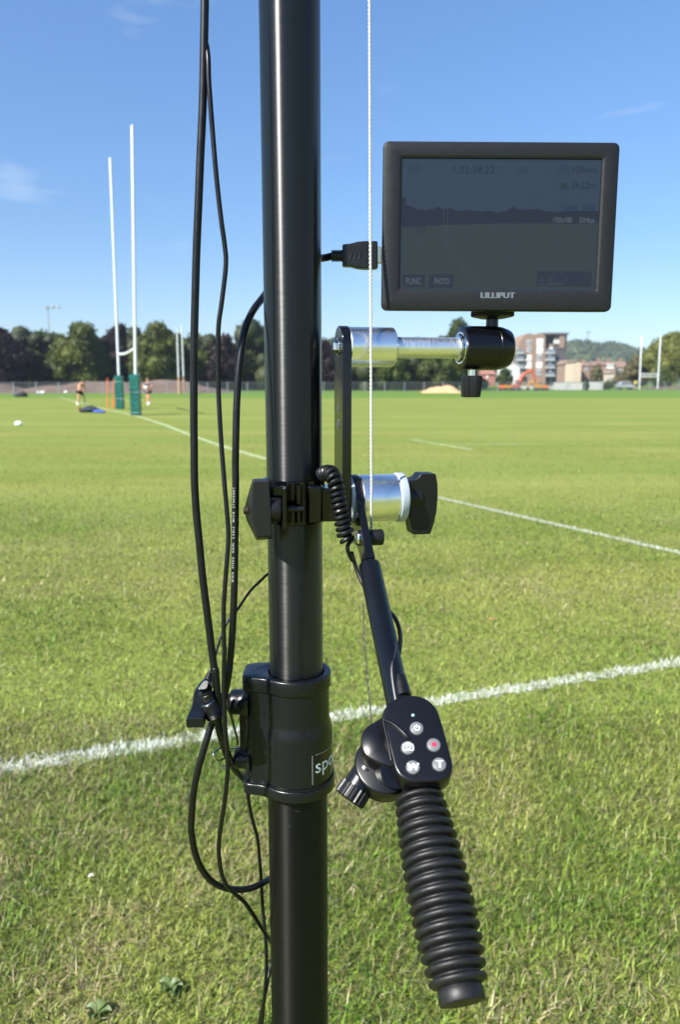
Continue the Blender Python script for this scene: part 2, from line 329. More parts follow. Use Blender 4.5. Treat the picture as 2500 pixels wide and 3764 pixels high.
# ================================================================== SETTING
# ground -----------------------------------------------------------
def ground_material():
    m = bpy.data.materials.new('mown_turf'); m.use_nodes = True; N, L = m.node_tree.nodes, m.node_tree.links; b = N['Principled BSDF']
    b.inputs['Roughness'].default_value = .85; b.inputs['Specular IOR Level'].default_value = .15
    t = N.new('ShaderNodeTexCoord')
    def noise(scale, stretch, detail, lo, hi):
        mp_ = N.new('ShaderNodeMapping'); mp_.inputs['Scale'].default_value = stretch; L.new(t.outputs['Object'], mp_.inputs[0])
        n = N.new('ShaderNodeTexNoise'); n.inputs['Scale'].default_value = scale; n.inputs['Detail'].default_value = detail; n.inputs['Roughness'].default_value = .6
        L.new(mp_.outputs[0], n.inputs['Vector'])
        r = N.new('ShaderNodeMapRange'); r.inputs['From Min'].default_value = lo; r.inputs['From Max'].default_value = hi; L.new(n.outputs['Fac'], r.inputs[0]); return r.outputs[0]
    def mix(fac, a, bb, mode='MIX'):
        x = N.new('ShaderNodeMix'); x.data_type = 'RGBA'; x.blend_type = mode
        if isinstance(fac, float): x.inputs['Factor'].default_value = fac
        else: L.new(fac, x.inputs['Factor'])
        for k_, v in (('A', a), ('B', bb)):
            if isinstance(v, tuple): x.inputs[k_].default_value = (*v, 1)
            else: L.new(v, x.inputs[k_])
        return x.outputs['Result']
    big = noise(.16, (1, 1, 1), 3, .36, .64); mid = noise(1.5, (1, 1, 1), 4, .34, .66); fine = noise(38, (1, 1, 1), 3, .3, .7); vfine = noise(170, (1, 1, 1), 2, .3, .7)
    col = mix(big, (.150, .215, .026), (.225, .250, .050))
    col = mix(mid, col, (.190, .220, .044))
    dk = N.new('ShaderNodeMix'); dk.data_type = 'RGBA'; dk.blend_type = 'MULTIPLY'; dk.inputs['Factor'].default_value = .9
    cr = N.new('ShaderNodeValToRGB'); cr.color_ramp.elements[0].color = (.13, .15, .09, 1); cr.color_ramp.elements[1].color = (1.65, 1.56, 1.40, 1); L.new(fine, cr.inputs[0])
    L.new(col, dk.inputs['A']); L.new(cr.outputs[0], dk.inputs['B'])
    col = mix(vfine, dk.outputs['Result'], (.19, .20, .045))
    patch = noise(.55, (.6, 1.6, 1), 4, .36, .64); streak = noise(.30, (.35, 2.2, 1), 3, .38, .62)
    col = mix(patch, mix(.30, col, (.085, .150, .016)), col); col = mix(streak, col, mix(.38, col, (.29, .30, .085)))
    # greener unmown strip towards the fence, and pale mower passes across the far pitch
    sep = N.new('ShaderNodeSeparateXYZ'); L.new(t.outputs['Object'], sep.inputs[0])
    st = N.new('ShaderNodeMapRange'); st.inputs['From Min'].default_value = 69; st.inputs['From Max'].default_value = 73; L.new(sep.outputs['Y'], st.inputs[0])
    col = mix(st.outputs[0], col, (.095, .175, .024))
    wv = N.new('ShaderNodeTexWave'); wv.bands_direction = 'Y'; wv.inputs['Scale'].default_value = .055; wv.inputs['Distortion'].default_value = 1.5; wv.inputs['Detail'].default_value = 2
    L.new(t.outputs['Object'], wv.inputs['Vector'])
    f2 = N.new('ShaderNodeMapRange'); f2.inputs['To Max'].default_value = .5; L.new(wv.outputs['Fac'], f2.inputs[0])
    col = mix(f2.outputs[0], col, (.135, .195, .034))
    L.new(col, b.inputs['Base Color'])
    bp = N.new('ShaderNodeBump'); bp.inputs['Strength'].default_value = .6; bp.inputs['Distance'].default_value = .012
    L.new(fine, bp.inputs['Height']); L.new(bp.outputs[0], b.inputs['Normal'])
    return m
g = G()
xs = [-900, -500, -200, -60, -20, 0, 20, 60, 200, 500, 900]; ys = [-60, -5, 5, 20, 60, 110, 300, 900, 1500]
g.add([(x, y, 0) for y in ys for x in xs], [(j * 11 + i, j * 11 + i + 1, (j + 1) * 11 + i + 1, (j + 1) * 11 + i) for j in range(8) for i in range(10)])
tag(obj('ground', g, ground_material()), kind='structure')

# pitch lines ------------------------------------------------------
def line_strip(name, pts, w, m, ragged=.12, z=.004, step=.05, holes=0):
    P = [Vector(p) for p in pts]; g = G(); vs = []
    out = []
    for a, b in zip(P[:-1], P[1:]):
        n = max(2, int((b - a).length / step)); out += [a.lerp(b, i / n) for i in range(n)]
    out.append(P[-1])
    for i, p in enumerate(out):
        d = (out[min(i + 1, len(out) - 1)] - out[max(i - 1, 0)]).normalized(); s = Vector((-d.y, d.x, 0))
        for k in (-1, 1):
            vs.append(Vector((p.x, p.y, z)) + s * k * (w / 2) * (1 + random.uniform(-ragged, ragged)))
    g.add(vs, [(2 * i, 2 * i + 1, 2 * i + 3, 2 * i + 2) for i in range(len(out) - 1)])
    return tag(obj(name, g, m, smooth=False), kind='structure')
L1a, L1b = Vector((-3.6, 2.08, 0)), Vector((5.2, 5.29, 0))          # the touchline close by
LW = .10
line_strip('pitch_line_touch', [L1a, L1b], LW * .85, M['paint_line'], .5, step=.014)
goal_line = [(-27, 73.8), (-14.9, 46.8), (-9.0, 34.2), (-6.25, 27.4), (-4.4, 22.4), (-2.6, 17.9), (-1.5, 15.45), (1.336, 10.28), (3.145, 6.88), (4.6, 4.2)]
line_strip('pitch_line_goal', [(*p, 0) for p in goal_line[:7]], .17, M['paint_faded'], .15, step=.3)
line_strip('pitch_line_goal_near', [(*p, 0) for p in goal_line[6:]], .10, M['paint_line'], .35, step=.03)
line_strip('pitch_line_faint', [(1.95, 20.6, 0), (2.6, 18.9, 0), (3.05, 17.6, 0)], .13, M['paint_faded'], .3, step=.08)
line_strip('pitch_line_faint_far', [(2.9, 18.9, 0), (5.2, 19.3, 0)], .12, M['faint_line'], .3, step=.1)

# grass blades -----------------------------------------------------
def vnoise(x, y, s, seed):
    r = np.random.default_rng(seed); T = r.random((64, 64)); u, v = x / s + 100, y / s + 100
    i, j = np.floor(u).astype(int), np.floor(v).astype(int); fu, fv = u - i, v - j; fu = fu * fu * (3 - 2 * fu); fv = fv * fv * (3 - 2 * fv)
    g_ = lambda a, b: T[a % 64, b % 64]
    return (g_(i, j) * (1 - fu) + g_(i + 1, j) * fu) * (1 - fv) + (g_(i, j + 1) * (1 - fu) + g_(i + 1, j + 1) * fu) * fv
def line_dist(x, y, a, b):
    d = Vector((b[0] - a[0], b[1] - a[1])); L_ = d.length; d /= L_
    return np.abs((x - a[0]) * -d.y + (y - a[1]) * d.x), (x - a[0]) * d.x + (y - a[1]) * d.y, L_
def blades(n, y0, y1, wid, ln, levels, fade0=None):
    y = RNG.uniform(y0, y1, n)
    hw = .56 * y + 1.7; x = RNG.uniform(-1, 1, n) * hw
    keep = RNG.random(n) < hw / (.56 * y1 + 1.7) * np.clip((hw - np.abs(x)) / 1.1, .05, 1)      # thins out towards the sides
    keep &= RNG.random(n) < np.clip((y - y0 + .12) / .5, 0, 1)
    if fade0: keep &= RNG.random(len(y)) < np.clip((y1 - y) / (y1 - fade0), .0, 1)
    x, y = x[keep], y[keep]; n = len(x)
    lush = vnoise(x, y, .55, 1) * .6 + vnoise(x, y, .17, 2) * .4; dry = vnoise(x, y, .8, 3) * .5 + vnoise(x, y, .22, 4) * .5
    L_ = RNG.uniform(*ln, n) * (.72 + .5 * lush); wd = wid * RNG.uniform(.6, 1.25, n)
    az = RNG.uniform(0, 2 * np.pi, n); tilt = np.abs(RNG.normal(R_(48), R_(21), n)); bend = RNG.uniform(.1, .75, n)
    is_dry = RNG.random(n) < np.clip((dry - .40) * .95, .04, .42)
    L_ = np.where(is_dry, L_ * RNG.uniform(.8, 1.6, n), L_)
    tilt = np.where(is_dry, np.clip(tilt + R_(22), 0, R_(86)), np.clip(tilt, 0, R_(80)))
    c = np.zeros((n, 3)); t = RNG.random((n, 1))
    ga, gb, gc = np.array([.074, .145, .012]), np.array([.150, .198, .032]), np.array([.262, .272, .066])
    fl = np.clip((lush - .30) / .42 + RNG.normal(0, .22, n), 0, 1)[:, None]
    c = gc * (1 - t) + gb * t; c = c * (1 - fl) + (ga * (1 - t * .6) + gb * t * .6) * fl
    ol = RNG.random(n) < np.clip(.12 + .55 * (dry - .30), .05, .5); c = np.where(ol[:, None], np.array([.155, .140, .052]) * (.7 + .6 * t), c)
    c *= (.36 + 1.80 * RNG.random((n, 1)) ** 1.5)
    st = np.array([.25, .215, .09]) + (np.array([.62, .55, .32]) - np.array([.25, .215, .09])) * RNG.random((n, 1)) ** 3
    c = np.where(is_dry[:, None], st, c)
    white = np.zeros(n, bool)
    for a, b, w in ((L1a, L1b, LW), (Vector((-1.5, 15.45, 0)), Vector((1.336, 10.28, 0)), .10), (Vector((1.336, 10.28, 0)), Vector((3.145, 6.88, 0)), .10), (Vector((3.145, 6.88, 0)), Vector((4.6, 4.2, 0)), .10)):
        d, s, LL = line_dist(x, y, a, b); e = np.clip((w * .66 - d) / (w * .34), 0, 1) * np.clip(.18 + .95 * vnoise(x, y, .05, 9), .2, .75)
        white |= (RNG.random(n) < e) & (s > 0) & (s < LL)
    wc = np.array([.66, .70, .62]) + np.array([.16, .14, .16]) * RNG.random((n, 1))
    c = np.where(white[:, None], wc, c)
    dx, dy = np.cos(az), np.sin(az); sx, sy = -dy, dx
    V = []; 
    for k in range(levels + 1):
        f = k / levels; a = tilt * (1 - bend + bend * f * 1.6); a = np.clip(a, 0, R_(88))
        hx = np.sin(a) * L_ * f; hz = np.cos(a) * L_ * f * (1 - .12 * f)
        px, py, pz = x + dx * hx, y + dy * hx, hz + .0005
        ww = wd * (1 - f ** 1.6) * .5
        if k < levels:
            V.append(np.stack([px - sx * ww, py - sy * ww, pz], 1)); V.append(np.stack([px + sx * ww, py + sy * ww, pz], 1))
        else: V.append(np.stack([px, py, pz], 1))
    k = len(V); V = np.stack(V, 1).reshape(-1, 3); base = np.arange(n)[:, None] * k
    tris = []
    for q in range(levels - 1):
        o = 2 * q; tris += [[o, o + 1, o + 3], [o, o + 3, o + 2]]
    o = 2 * (levels - 1); tris.append([o, o + 1, o + 2])
    T = (base[:, :, None] + np.array(tris)[None]).reshape(-1, 3)
    return V, T, np.repeat(c, k, 0)
def np_mesh(name, parts, material):
    off = 0; Vs, Ts, Cs = [], [], []
    for V, T, C in parts: Vs.append(V); Ts.append(T + off); Cs.append(C); off += len(V)
    V = np.concatenate(Vs); T = np.concatenate(Ts); C = np.concatenate(Cs)
    me = bpy.data.meshes.new(name); me.vertices.add(len(V)); me.vertices.foreach_set('co', V.astype(np.float32).ravel())
    me.loops.add(T.size); me.loops.foreach_set('vertex_index', T.astype(np.int32).ravel())
    me.polygons.add(len(T)); me.polygons.foreach_set('loop_start', np.arange(0, T.size, 3, dtype=np.int32))
    me.update(calc_edges=True)
    ca = me.color_attributes.new('pigment', 'FLOAT_COLOR', 'POINT'); ca.data.foreach_set('color', np.c_[C, np.ones(len(C))].astype(np.float32).ravel())
    me.materials.append(material); o = bpy.data.objects.new(name, me); COL.objects.link(o); return o
gm = bpy.data.materials.new('grass_blades'); gm.use_nodes = True
N, L = gm.node_tree.nodes, gm.node_tree.links; b = N['Principled BSDF']; at_ = N.new('ShaderNodeAttribute'); at_.attribute_name = 'pigment'
b.inputs['Roughness'].default_value = .48; b.inputs['Specular IOR Level'].default_value = .4
tr = N.new('ShaderNodeBsdfTranslucent'); ms = N.new('ShaderNodeMixShader'); ms.inputs[0].default_value = .22
L.new(at_.outputs['Color'], b.inputs['Base Color']); L.new(at_.outputs['Color'], tr.inputs[0]); L.new(b.outputs[0], ms.inputs[1]); L.new(tr.outputs[0], ms.inputs[2]); L.new(ms.outputs[0], N['Material Output'].inputs[0])
tag(np_mesh('grass', [blades(430000, .55, 3.5, .0034, (.024, .056), 3, 3.0), blades(520000, 2.9, 11, .0052, (.022, .048), 2, 4.6), blades(340000, 5.0, 26, .010, (.022, .045), 1, 7)], gm), kind='stuff')

# small things lying in the grass -----------------------------------
def weed(p, label, n, size):
    o = thing('broadleaf_weed', p, label, 'weed', 'broadleaf weeds in the grass')
    for i in range(n):
        a = 2 * math.pi * i / n + random.uniform(-.4, .4); Lf = size * random.uniform(.7, 1.15); wl_ = Lf * .36; d = Vector((math.cos(a), math.sin(a), 0)); s = Vector((-d.y, d.x, 0)); g = G(); vs = []
        for k in range(6):
            f = k / 5; w = wl_ * math.sin(math.pi * min(.98, f * .86 + .1)) ; c_ = Vector(p) + d * Lf * f + s * Lf * .12 * math.sin(3 * f + i) + Vector((0, 0, .010 + (.012 + .006 * math.sin(i * 2.3)) * math.sin(f * 2.6)))
            vs += [c_ - s * w + Vector((0, 0, .006)), c_, c_ + s * w + Vector((0, 0, .006))]
        g.add(vs, [(3 * k + j, 3 * k + j + 1, 3 * k + j + 4, 3 * k + j + 3) for k in range(5) for j in (0, 1)])
        obj('leaf', g, M['weed'], o)
weed(ground((628, 3650)), 'broad leaved weed in the grass left of the mast foot', 7, .038)
weed(ground((352, 3745)), 'broad leaved weed in the grass at the bottom edge, further left', 6, .034)
def scrap(name, px, label, m, s, cat):
    p = ground(px); g = G(); c_ = p + Vector((0, 0, .022))
    g.add([c_ + Vector((-s, -s * .3, 0)), c_ + Vector((0, -s * .5, .006)), c_ + Vector((s, 0, .002)), c_ + Vector((.2 * s, s * .5, .010)), c_ + Vector((-.6 * s, s * .4, .004))], [(0, 1, 3, 4), (1, 2, 3)])
    tag(obj(name, g, m, smooth=False), label, cat)
scrap('fallen_leaf', (1808, 2288), 'reddish fallen leaf on the grass right of the handle tube', M['dry'], .022, 'leaf')
scrap('fallen_leaf', (335, 3245), 'pale dry leaf on the grass left of the looped cables', M['pale'], .011, 'leaf')

# earth mounds, sand -------------------------------------------------
def mound(name, px0, px1, pytop, Y, depth, m, kind, label=None, cat=None, seed=0, sharp=1.0):
    a, bb = at((px0, 1430), Y), at((px1, 1430), Y); top = at(((px0 + px1) / 2, pytop), Y).z; g = G(); r = random.Random(seed); nx, ny = 36, 12; vs = []
    ph = [r.uniform(0, 6.3) for _ in range(6)]
    for j in range(ny + 1):
        for i in range(nx + 1):
            u, v = i / nx, j / ny
            h = (math.sin(math.pi * u) ** sharp) * math.sin(math.pi * v) ** .8
            h *= 1 + .16 * math.sin(9 * u + ph[0]) + .12 * math.sin(17 * u + 5 * v + ph[1]) + .05 * math.sin(37 * u + ph[2] + 9 * v)
            vs.append((a.x + (bb.x - a.x) * u, Y + (v - .5) * depth, max(-.05, top * h - .03)))
    g.add(vs, [(j * (nx + 1) + i, j * (nx + 1) + i + 1, (j + 1) * (nx + 1) + i + 1, (j + 1) * (nx + 1) + i) for j in range(ny) for i in range(nx)])
    o = obj(name, g, m); tag(o, label, cat, kind=kind); return o
mound('earth_mound', 60, 860, 1396, 106, 14, M['earth'], None, 'long brown earth bank behind the fence beyond the near goal', 'earth bank', 1, .8)
mound('earth_mound', -260, 120, 1404, 106, 12, M['earth'], None, 'short brown earth bank behind the fence at the far left', 'earth bank', 2)
mound('earth_mound', 2350, 2760, 1412, 150, 12, M['earth'], None, 'low reddish earth bank behind the far right goal', 'earth bank', 3)
mound('sand_heap', 1548, 1700, 1417, 104, 6, M['sand'], None, 'pale orange heap of sand below the ball head knob', 'sand heap', 8, .85)

# ------------------------------------------------------------------ trees
def cards(P, size, rng):
    n = len(P); a = rng.normal(size=(n, 3)); a /= np.linalg.norm(a, axis=1)[:, None]; b_ = np.cross(a, rng.normal(size=(n, 3))); b_ /= np.linalg.norm(b_, axis=1)[:, None]
    s = size * rng.uniform(.55, 1.25, (n, 1)); V = np.stack([P - a * s * .5, P + b_ * s * .34, P + a * s * .55, P - b_ * s * .34], 1).reshape(-1, 3)
    return V, np.arange(n * 4).reshape(n, 4)
def quads(name, V, Q, m, parent=None, loc=(0, 0, 0)):
    me = bpy.data.meshes.new(name); me.vertices.add(len(V)); me.vertices.foreach_set('co', V.astype(np.float32).ravel())
    me.loops.add(Q.size); me.loops.foreach_set('vertex_index', Q.astype(np.int32).ravel()); me.polygons.add(len(Q)); me.polygons.foreach_set('loop_start', np.arange(0, Q.size, 4, dtype=np.int32))
    me.update(calc_edges=True); me.materials.append(m); o = bpy.data.objects.new(name, me); COL.objects.link(o); o.location = loc
    if parent: o.parent = parent
    return o
def ico_quads(c, r, rng, nu=8, nv=6):             # a rough closed lump, as quads
    V = []; Q = []
    for i in range(nv + 1):
        a = math.pi * i / nv
        for k in range(nu):
            q = 1 + rng.uniform(-.12, .12); V.append((c[0] + r * q * math.sin(a) * math.cos(2 * math.pi * k / nu), c[1] + r * q * math.sin(a) * math.sin(2 * math.pi * k / nu), c[2] + r * q * math.cos(a)))
    for i in range(nv):
        for k in range(nu): Q.append((i * nu + k, i * nu + (k + 1) % nu, (i + 1) * nu + (k + 1) % nu, (i + 1) * nu + k))
    return np.array(V), np.array(Q)
def tree(px0, px1, pytop, Y, m, label, seed, low=.12, leaf=.42, dens=1.0, name='tree', group='trees beyond the fence', cat='tree', peak=1.0, nl=None):
    rng = np.random.default_rng(seed); a, bb = at((px0, 1400), Y), at((px1, 1400), Y); X = (a.x + bb.x) / 2; RX = (bb.x - a.x) / 2; H = at(((px0 + px1) / 2, pytop), Y).z
    root = thing(name, (X, Y, 0), label, cat, group); RY = min(RX, H * .55) * .9
    g = G(); g.lathe([(0, H * .032), (H * .2, H * .022), (H * .55, H * .012), (H * .8, H * .004)], (X, Y, 0), (0, 0, 1), 9)
    for k in range(5):
        an = rng.uniform(0, 6.28); z0 = H * rng.uniform(.22, .5); g.tube([(X, Y, z0), (X + RX * .3 * math.cos(an), Y + RY * .3 * math.sin(an), z0 + H * .10), (X + RX * .6 * math.cos(an), Y + RY * .6 * math.sin(an), z0 + H * .25)], [H * .011, H * .007, H * .003], 6)
    obj('trunk', g, M['bark'], root)
    Vs, Qs, off = [], [], 0
    nlobe = nl or int(30 + 14 * RX / max(1, H * .4)); z0, z1 = H * low, H
    for i in range(nlobe):
        while True:
            d = rng.uniform(-1, 1, 3)
            if np.linalg.norm(d) < 1: break
        if i % 2 == 0: d /= max(.35, np.linalg.norm(d)) ** .7
        zf = (d[2] + 1) / 2; prof = math.sin(math.pi * (.40 + .555 * zf ** (1.05 * peak))) ** .5 if peak <= 1 else (1 - zf) ** .75 * 1.1
        lr = (RX * .17 + H * .075) * rng.uniform(.65, 1.15)
        c_ = np.array([d[0] * max(0, RX * prof - lr * .75), d[1] * max(0, RY * prof - lr * .6), z0 + lr * .55 + (z1 - z0 - 1.5 * lr) * zf])
        V, Q = ico_quads(c_, lr * .80, rng); Vs.append(V); Qs.append(Q + off); off += len(V)
        n = int(150 * dens * (lr / leaf / 4) ** 2 * 3.2); dv = rng.normal(size=(n, 3)); dv /= np.linalg.norm(dv, axis=1)[:, None]
        dv *= (1 + .10 * np.sin(dv[:, :1] * 7 + i) * np.sin(dv[:, 1:2] * 6 + 2 * i) + .08 * np.sin(dv[:, 2:3] * 9))
        V, Q = cards(c_ + dv * lr * rng.uniform(.74, 1.10, (n, 1)), leaf, rng); Vs.append(V); Qs.append(Q + off); off += len(V)
    quads('crown', np.concatenate(Vs), np.concatenate(Qs), m, root)
    return root
TREES = [
 (-150, 138, 1192, 122, 'leaf_purple', 'very dark purple broad tree at the far left behind the fence'),
 (86, 250, 1202, 132, 'leaf_dark', 'green tree between the dark purple tree at the edge and the tall rounded one'),
 (196, 410, 1164, 124, 'leaf_green', 'tall rounded green tree just left of the goal posts'),
 (362, 528, 1183, 134, 'leaf_purple', 'purple tree standing between the two near goal posts'),
 (478, 684, 1176, 124, 'leaf_green', 'broad green tree just right of the near goal posts'),
 (616, 826, 1218, 130, 'leaf_green', 'green tree behind the far wooden goal and the thick cable'),
 (748, 912, 1224, 128, 'leaf_purple', 'purple tree seen between the hanging cables'),
 (854, 1030, 1209, 132, 'leaf_green', 'green tree half hidden behind the black mast on its left'),
 (965, 1150, 1214, 134, 'leaf_dark', 'green tree almost wholly hidden behind the black mast'),
 (1090, 1280, 1236, 130, 'leaf_purple', 'purple tree between the mast and the upright plate'),
 (1215, 1420, 1240, 134, 'leaf_dark', 'green tree just right of the upright plate, under the spacer'),
 (1370, 1508, 1256, 128, 'leaf_green', 'lighter green tree below the middle of the steel rod'),
 (1444, 1602, 1250, 132, 'leaf_purple', 'purple tree under the bright steel rod'),
 (1528, 1736, 1230, 128, 'leaf_dark', 'green tree behind the right end of the steel rod'),
]
for i, (x0, x1, yt, Y, mm, lab) in enumerate(TREES): tree(x0 - 8, x1 + 8, yt, Y, M[mm], lab, 20 + i, low=.0)
tree(1590, 1772, 1164, 160, M['leaf_dark'], 'tall pointed green tree rising above the ball head', 41, low=.05, peak=1.25)
tree(2352, 2580, 1212, 185, M['leaf_lime'], 'large yellow green tree behind the right hand far goal', 42, low=.02, leaf=.5)
tree(2288, 2392, 1300, 190, M['leaf_olive'], 'brownish olive bushy tree beside the large yellow green tree', 43, low=.02)
tree(2168, 2222, 1336, 215, M['leaf_olive'], 'olive bush in front of the brown roofed houses', 44, low=.0, name='bush', cat='bush')
tree(2250, 2330, 1372, 200, M['leaf_olive'], 'low olive bush behind the yellow jacket', 45, low=.0, name='bush', cat='bush')
tree(2143, 2170, 1396, 128, M['leaf_dark'], 'small dark bush between the two white hoardings', 46, low=0, leaf=.2, name='bush', cat='bush')
tree(2208, 2262, 1398, 140, M['leaf_dark'], 'dark bush at the right end of the white hoardings', 47, low=0, leaf=.22, name='bush', cat='bush')
tree(1822, 1890, 1350, 165, M['leaf_dark'], 'round dark tree in front of the white gabled house', 48, low=.02, leaf=.35)
tree(1740, 1800, 1388, 150, M['leaf_dark'], 'low dark bush left of the red roofed house', 49, low=0, leaf=.3, name='bush', cat='bush')
tree(2395, 2470, 1352, 176, M['leaf_green'], 'bright green bush between the posts of the right goal', 50, low=0, name='bush', cat='bush')

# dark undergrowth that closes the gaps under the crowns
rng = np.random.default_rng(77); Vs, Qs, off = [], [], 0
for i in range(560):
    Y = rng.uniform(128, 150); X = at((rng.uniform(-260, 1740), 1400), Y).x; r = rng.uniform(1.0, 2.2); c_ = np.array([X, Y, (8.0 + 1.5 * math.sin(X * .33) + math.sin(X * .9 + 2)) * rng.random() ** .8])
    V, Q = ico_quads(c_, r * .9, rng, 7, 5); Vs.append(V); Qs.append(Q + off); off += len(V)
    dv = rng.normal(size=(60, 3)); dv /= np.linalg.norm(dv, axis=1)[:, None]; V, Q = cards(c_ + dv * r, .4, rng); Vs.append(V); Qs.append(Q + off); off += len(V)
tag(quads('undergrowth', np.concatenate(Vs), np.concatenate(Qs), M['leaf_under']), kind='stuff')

# wooded hill ----------------------------------------------------------
def hill_h(px):
    k = [(1500, 1330), (1700, 1292), (1780, 1262), (1870, 1250), (1890, 1246), (1960, 1262), (2085, 1256), (2120, 1246), (2160, 1247), (2215, 1262), (2275, 1257), (2330, 1272), (2400, 1292), (2520, 1310), (2800, 1335), (3300, 1370)]
    return float(np.interp(px, [q[0] for q in k], [q[1] for q in k]))
HY = 950; g = G(); vs = []; cols = 46
for i in range(cols + 1):
    px = 1420 + i * (3500 - 1420) / cols; top = at((px, hill_h(px)), HY); X = top.x
    for j, (f, dy) in enumerate(((0, -330), (.22, -230), (.55, -120), (.86, -40), (1, 0), (.7, 140), (0, 400))): vs.append((X * (1 + dy / HY), HY + dy, max(-1, (top.z - 6) * f) if f else -1))
g.add(vs, [(i * 7 + j, i * 7 + j + 1, (i + 1) * 7 + j + 1, (i + 1) * 7 + j) for i in range(cols) for j in range(6)])
tag(obj('hill', g, M['leaf_wood']), kind='structure')
rng = np.random.default_rng(5); Vs, Qs, off = [], [], 0
for i in range(1500):
    px = rng.uniform(1500, 2900); f = rng.random() ** .6; dy = -250 * (1 - f); top = at((px, hill_h(px)), HY); X = top.x * (1 + dy / HY)
    fz = float(np.interp(dy, [-330, -230, -120, -40, 0], [0, .22, .55, .86, 1])); r = rng.uniform(3.5, 7)
    c_ = np.array([X, HY + dy, (top.z - 6) * fz + r * .3])
    V, Q = ico_quads(c_, r * .85, rng, 6, 4); Vs.append(V); Qs.append(Q + off); off += len(V)
    dv = rng.normal(size=(26, 3)); dv /= np.linalg.norm(dv, axis=1)[:, None]; V, Q = cards(c_ + dv * r, 3.0, rng); Vs.append(V); Qs.append(Q + off); off += len(V)
tag(quads('woodland', np.concatenate(Vs), np.concatenate(Qs), M['leaf_wood']), kind='stuff')
g = G(); t0 = at((2163, 1252), HY - 5); t1 = at((2163, 1218), HY - 5)
o = thing('radio_mast', (t0.x, t0.y, t0.z - 8), 'tiny pale radio mast on top of the wooded hill', 'mast')
for sx in (-1, 1):
    obj('leg', G().beam(t0 + Vector((sx * 1.2, 0, -8)), t1 + Vector((sx * .4, 0, 0)), .5), M['floodpole'], o)
obj('antenna', G().box(t1 + Vector((.8, 0, -1)), (2.2, .3, 1.2)), M['floodpole'], o)

# air -------------------------------------------------------------------
hm = bpy.data.materials.new('pale_air'); hm.use_nodes = True; N, L = hm.node_tree.nodes, hm.node_tree.links
N.remove(N['Principled BSDF']); pv_ = N.new('ShaderNodeVolumePrincipled'); pv_.inputs['Color'].default_value = (.72, .84, 1, 1); pv_.inputs['Density'].default_value = HAZE; pv_.inputs['Anisotropy'].default_value = .2
L.new(pv_.outputs[0], N['Material Output'].inputs['Volume'])
if HAZE: tag(obj('haze', G().box((0, 735, 39), (960, 815, 40.5)), hm, smooth=False), kind='stuff')

# ------------------------------------------------------------------ buildings
def facade_piece(name, px, Y, m, parent, t=.15, proud=0.0):
    (x0, y0), (x1, y1) = px; a, bb = at((x0, y0), Y), at((x1, y1), Y)
    return obj(name, G().box(((a.x + bb.x) / 2, Y - proud - t / 2, (a.z + bb.z) / 2), (abs(bb.x - a.x) / 2, t / 2, abs(a.z - bb.z) / 2)), m, parent, smooth=False)
def window(px, Y, parent, lit=True, mull=1, proud=0):
    w = facade_piece('window', px, Y, M['frame'], parent, .10, proud); (x0, y0), (x1, y1) = px; dx = (x1 - x0)
    n = mull + 1
    for i in range(n):
        xa, xb = x0 + dx * (i / n) + dx * .06, x0 + dx * ((i + 1) / n) - dx * .06
        facade_piece('pane', ((xa, y0 + (y1 - y0) * .08), (xb, y0 + (y1 - y0) * .92)), Y, M['blind' if lit else 'glass'], w, .03, proud + .10)
    return w
r1c = crop(1740, 1180, 4.1263); r2c = crop(2060, 1180, 3.5636)
BY = 300
bl = thing('apartment_block', at((1985, 1395), BY).xy.to_3d(), 'pinkish brick apartment block with two curved gables, white windows and balconies', 'building')
zg = lambda p, Y=BY: at(p, Y)
out = [r1c(690, 1000), r1c(690, 400), r1c(720, 300), r1c(770, 225), r1c(820, 192), r1c(875, 182), r1c(925, 205), r1c(945, 212), r1c(985, 185), r1c(1040, 175), r1c(1085, 190), r1c(1100, 215), r1c(1100, 1000)]
fr = [zg(p) for p in out]
obj('wall', G().prism([Vector((p.x, BY, max(0, p.z))) for p in fr], [Vector((p.x, BY + 16, max(0, p.z))) for p in fr]), M['brick'], bl, smooth=False)
# recessed balcony bay and right hand wing, shade put into their dark colours
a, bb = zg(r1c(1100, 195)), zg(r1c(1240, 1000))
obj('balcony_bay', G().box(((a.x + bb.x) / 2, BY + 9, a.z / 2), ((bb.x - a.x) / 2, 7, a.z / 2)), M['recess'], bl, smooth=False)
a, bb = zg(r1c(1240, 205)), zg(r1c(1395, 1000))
obj('side_wing', G().box(((a.x + bb.x) / 2, BY + 8, a.z / 2), ((bb.x - a.x) / 2, 7.5, a.z / 2)), M['wing_shade'], bl, smooth=False)
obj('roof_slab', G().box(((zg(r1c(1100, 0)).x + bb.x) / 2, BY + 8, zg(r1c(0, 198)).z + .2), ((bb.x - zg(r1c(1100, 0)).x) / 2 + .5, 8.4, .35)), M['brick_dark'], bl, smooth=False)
facade_piece('brick_panel', (r1c(1310, 220), r1c(1385, 410)), BY + .4, M['brick'], bl, .3)
facade_piece('brick_panel', (r1c(1150, 350), r1c(1248, 470)), BY + 1.8, M['brick'], bl, .4)
facade_piece('white_panel', (r1c(1225, 285), r1c(1305, 345)), BY + .4, M['whitewall'], bl, .3)
facade_piece('white_panel', (r1c(1160, 395), r1c(1205, 490)), BY + 1.2, M['whitewall'], bl, .3)
for (x0, y0, x1, y1, lit) in ((970, 268, 1062, 378, 1), (968, 392, 1058, 495, 1), (975, 512, 1035, 598, 0), (960, 622, 1045, 712, 1), (968, 735, 1030, 815, 0), (820, 290, 880, 365, 0), (820, 395, 880, 470, 0), (805, 515, 888, 602, 1), (795, 622, 885, 718, 1)):
    window((r1c(x0, y0), r1c(x1, y1)), BY, bl, bool(lit))
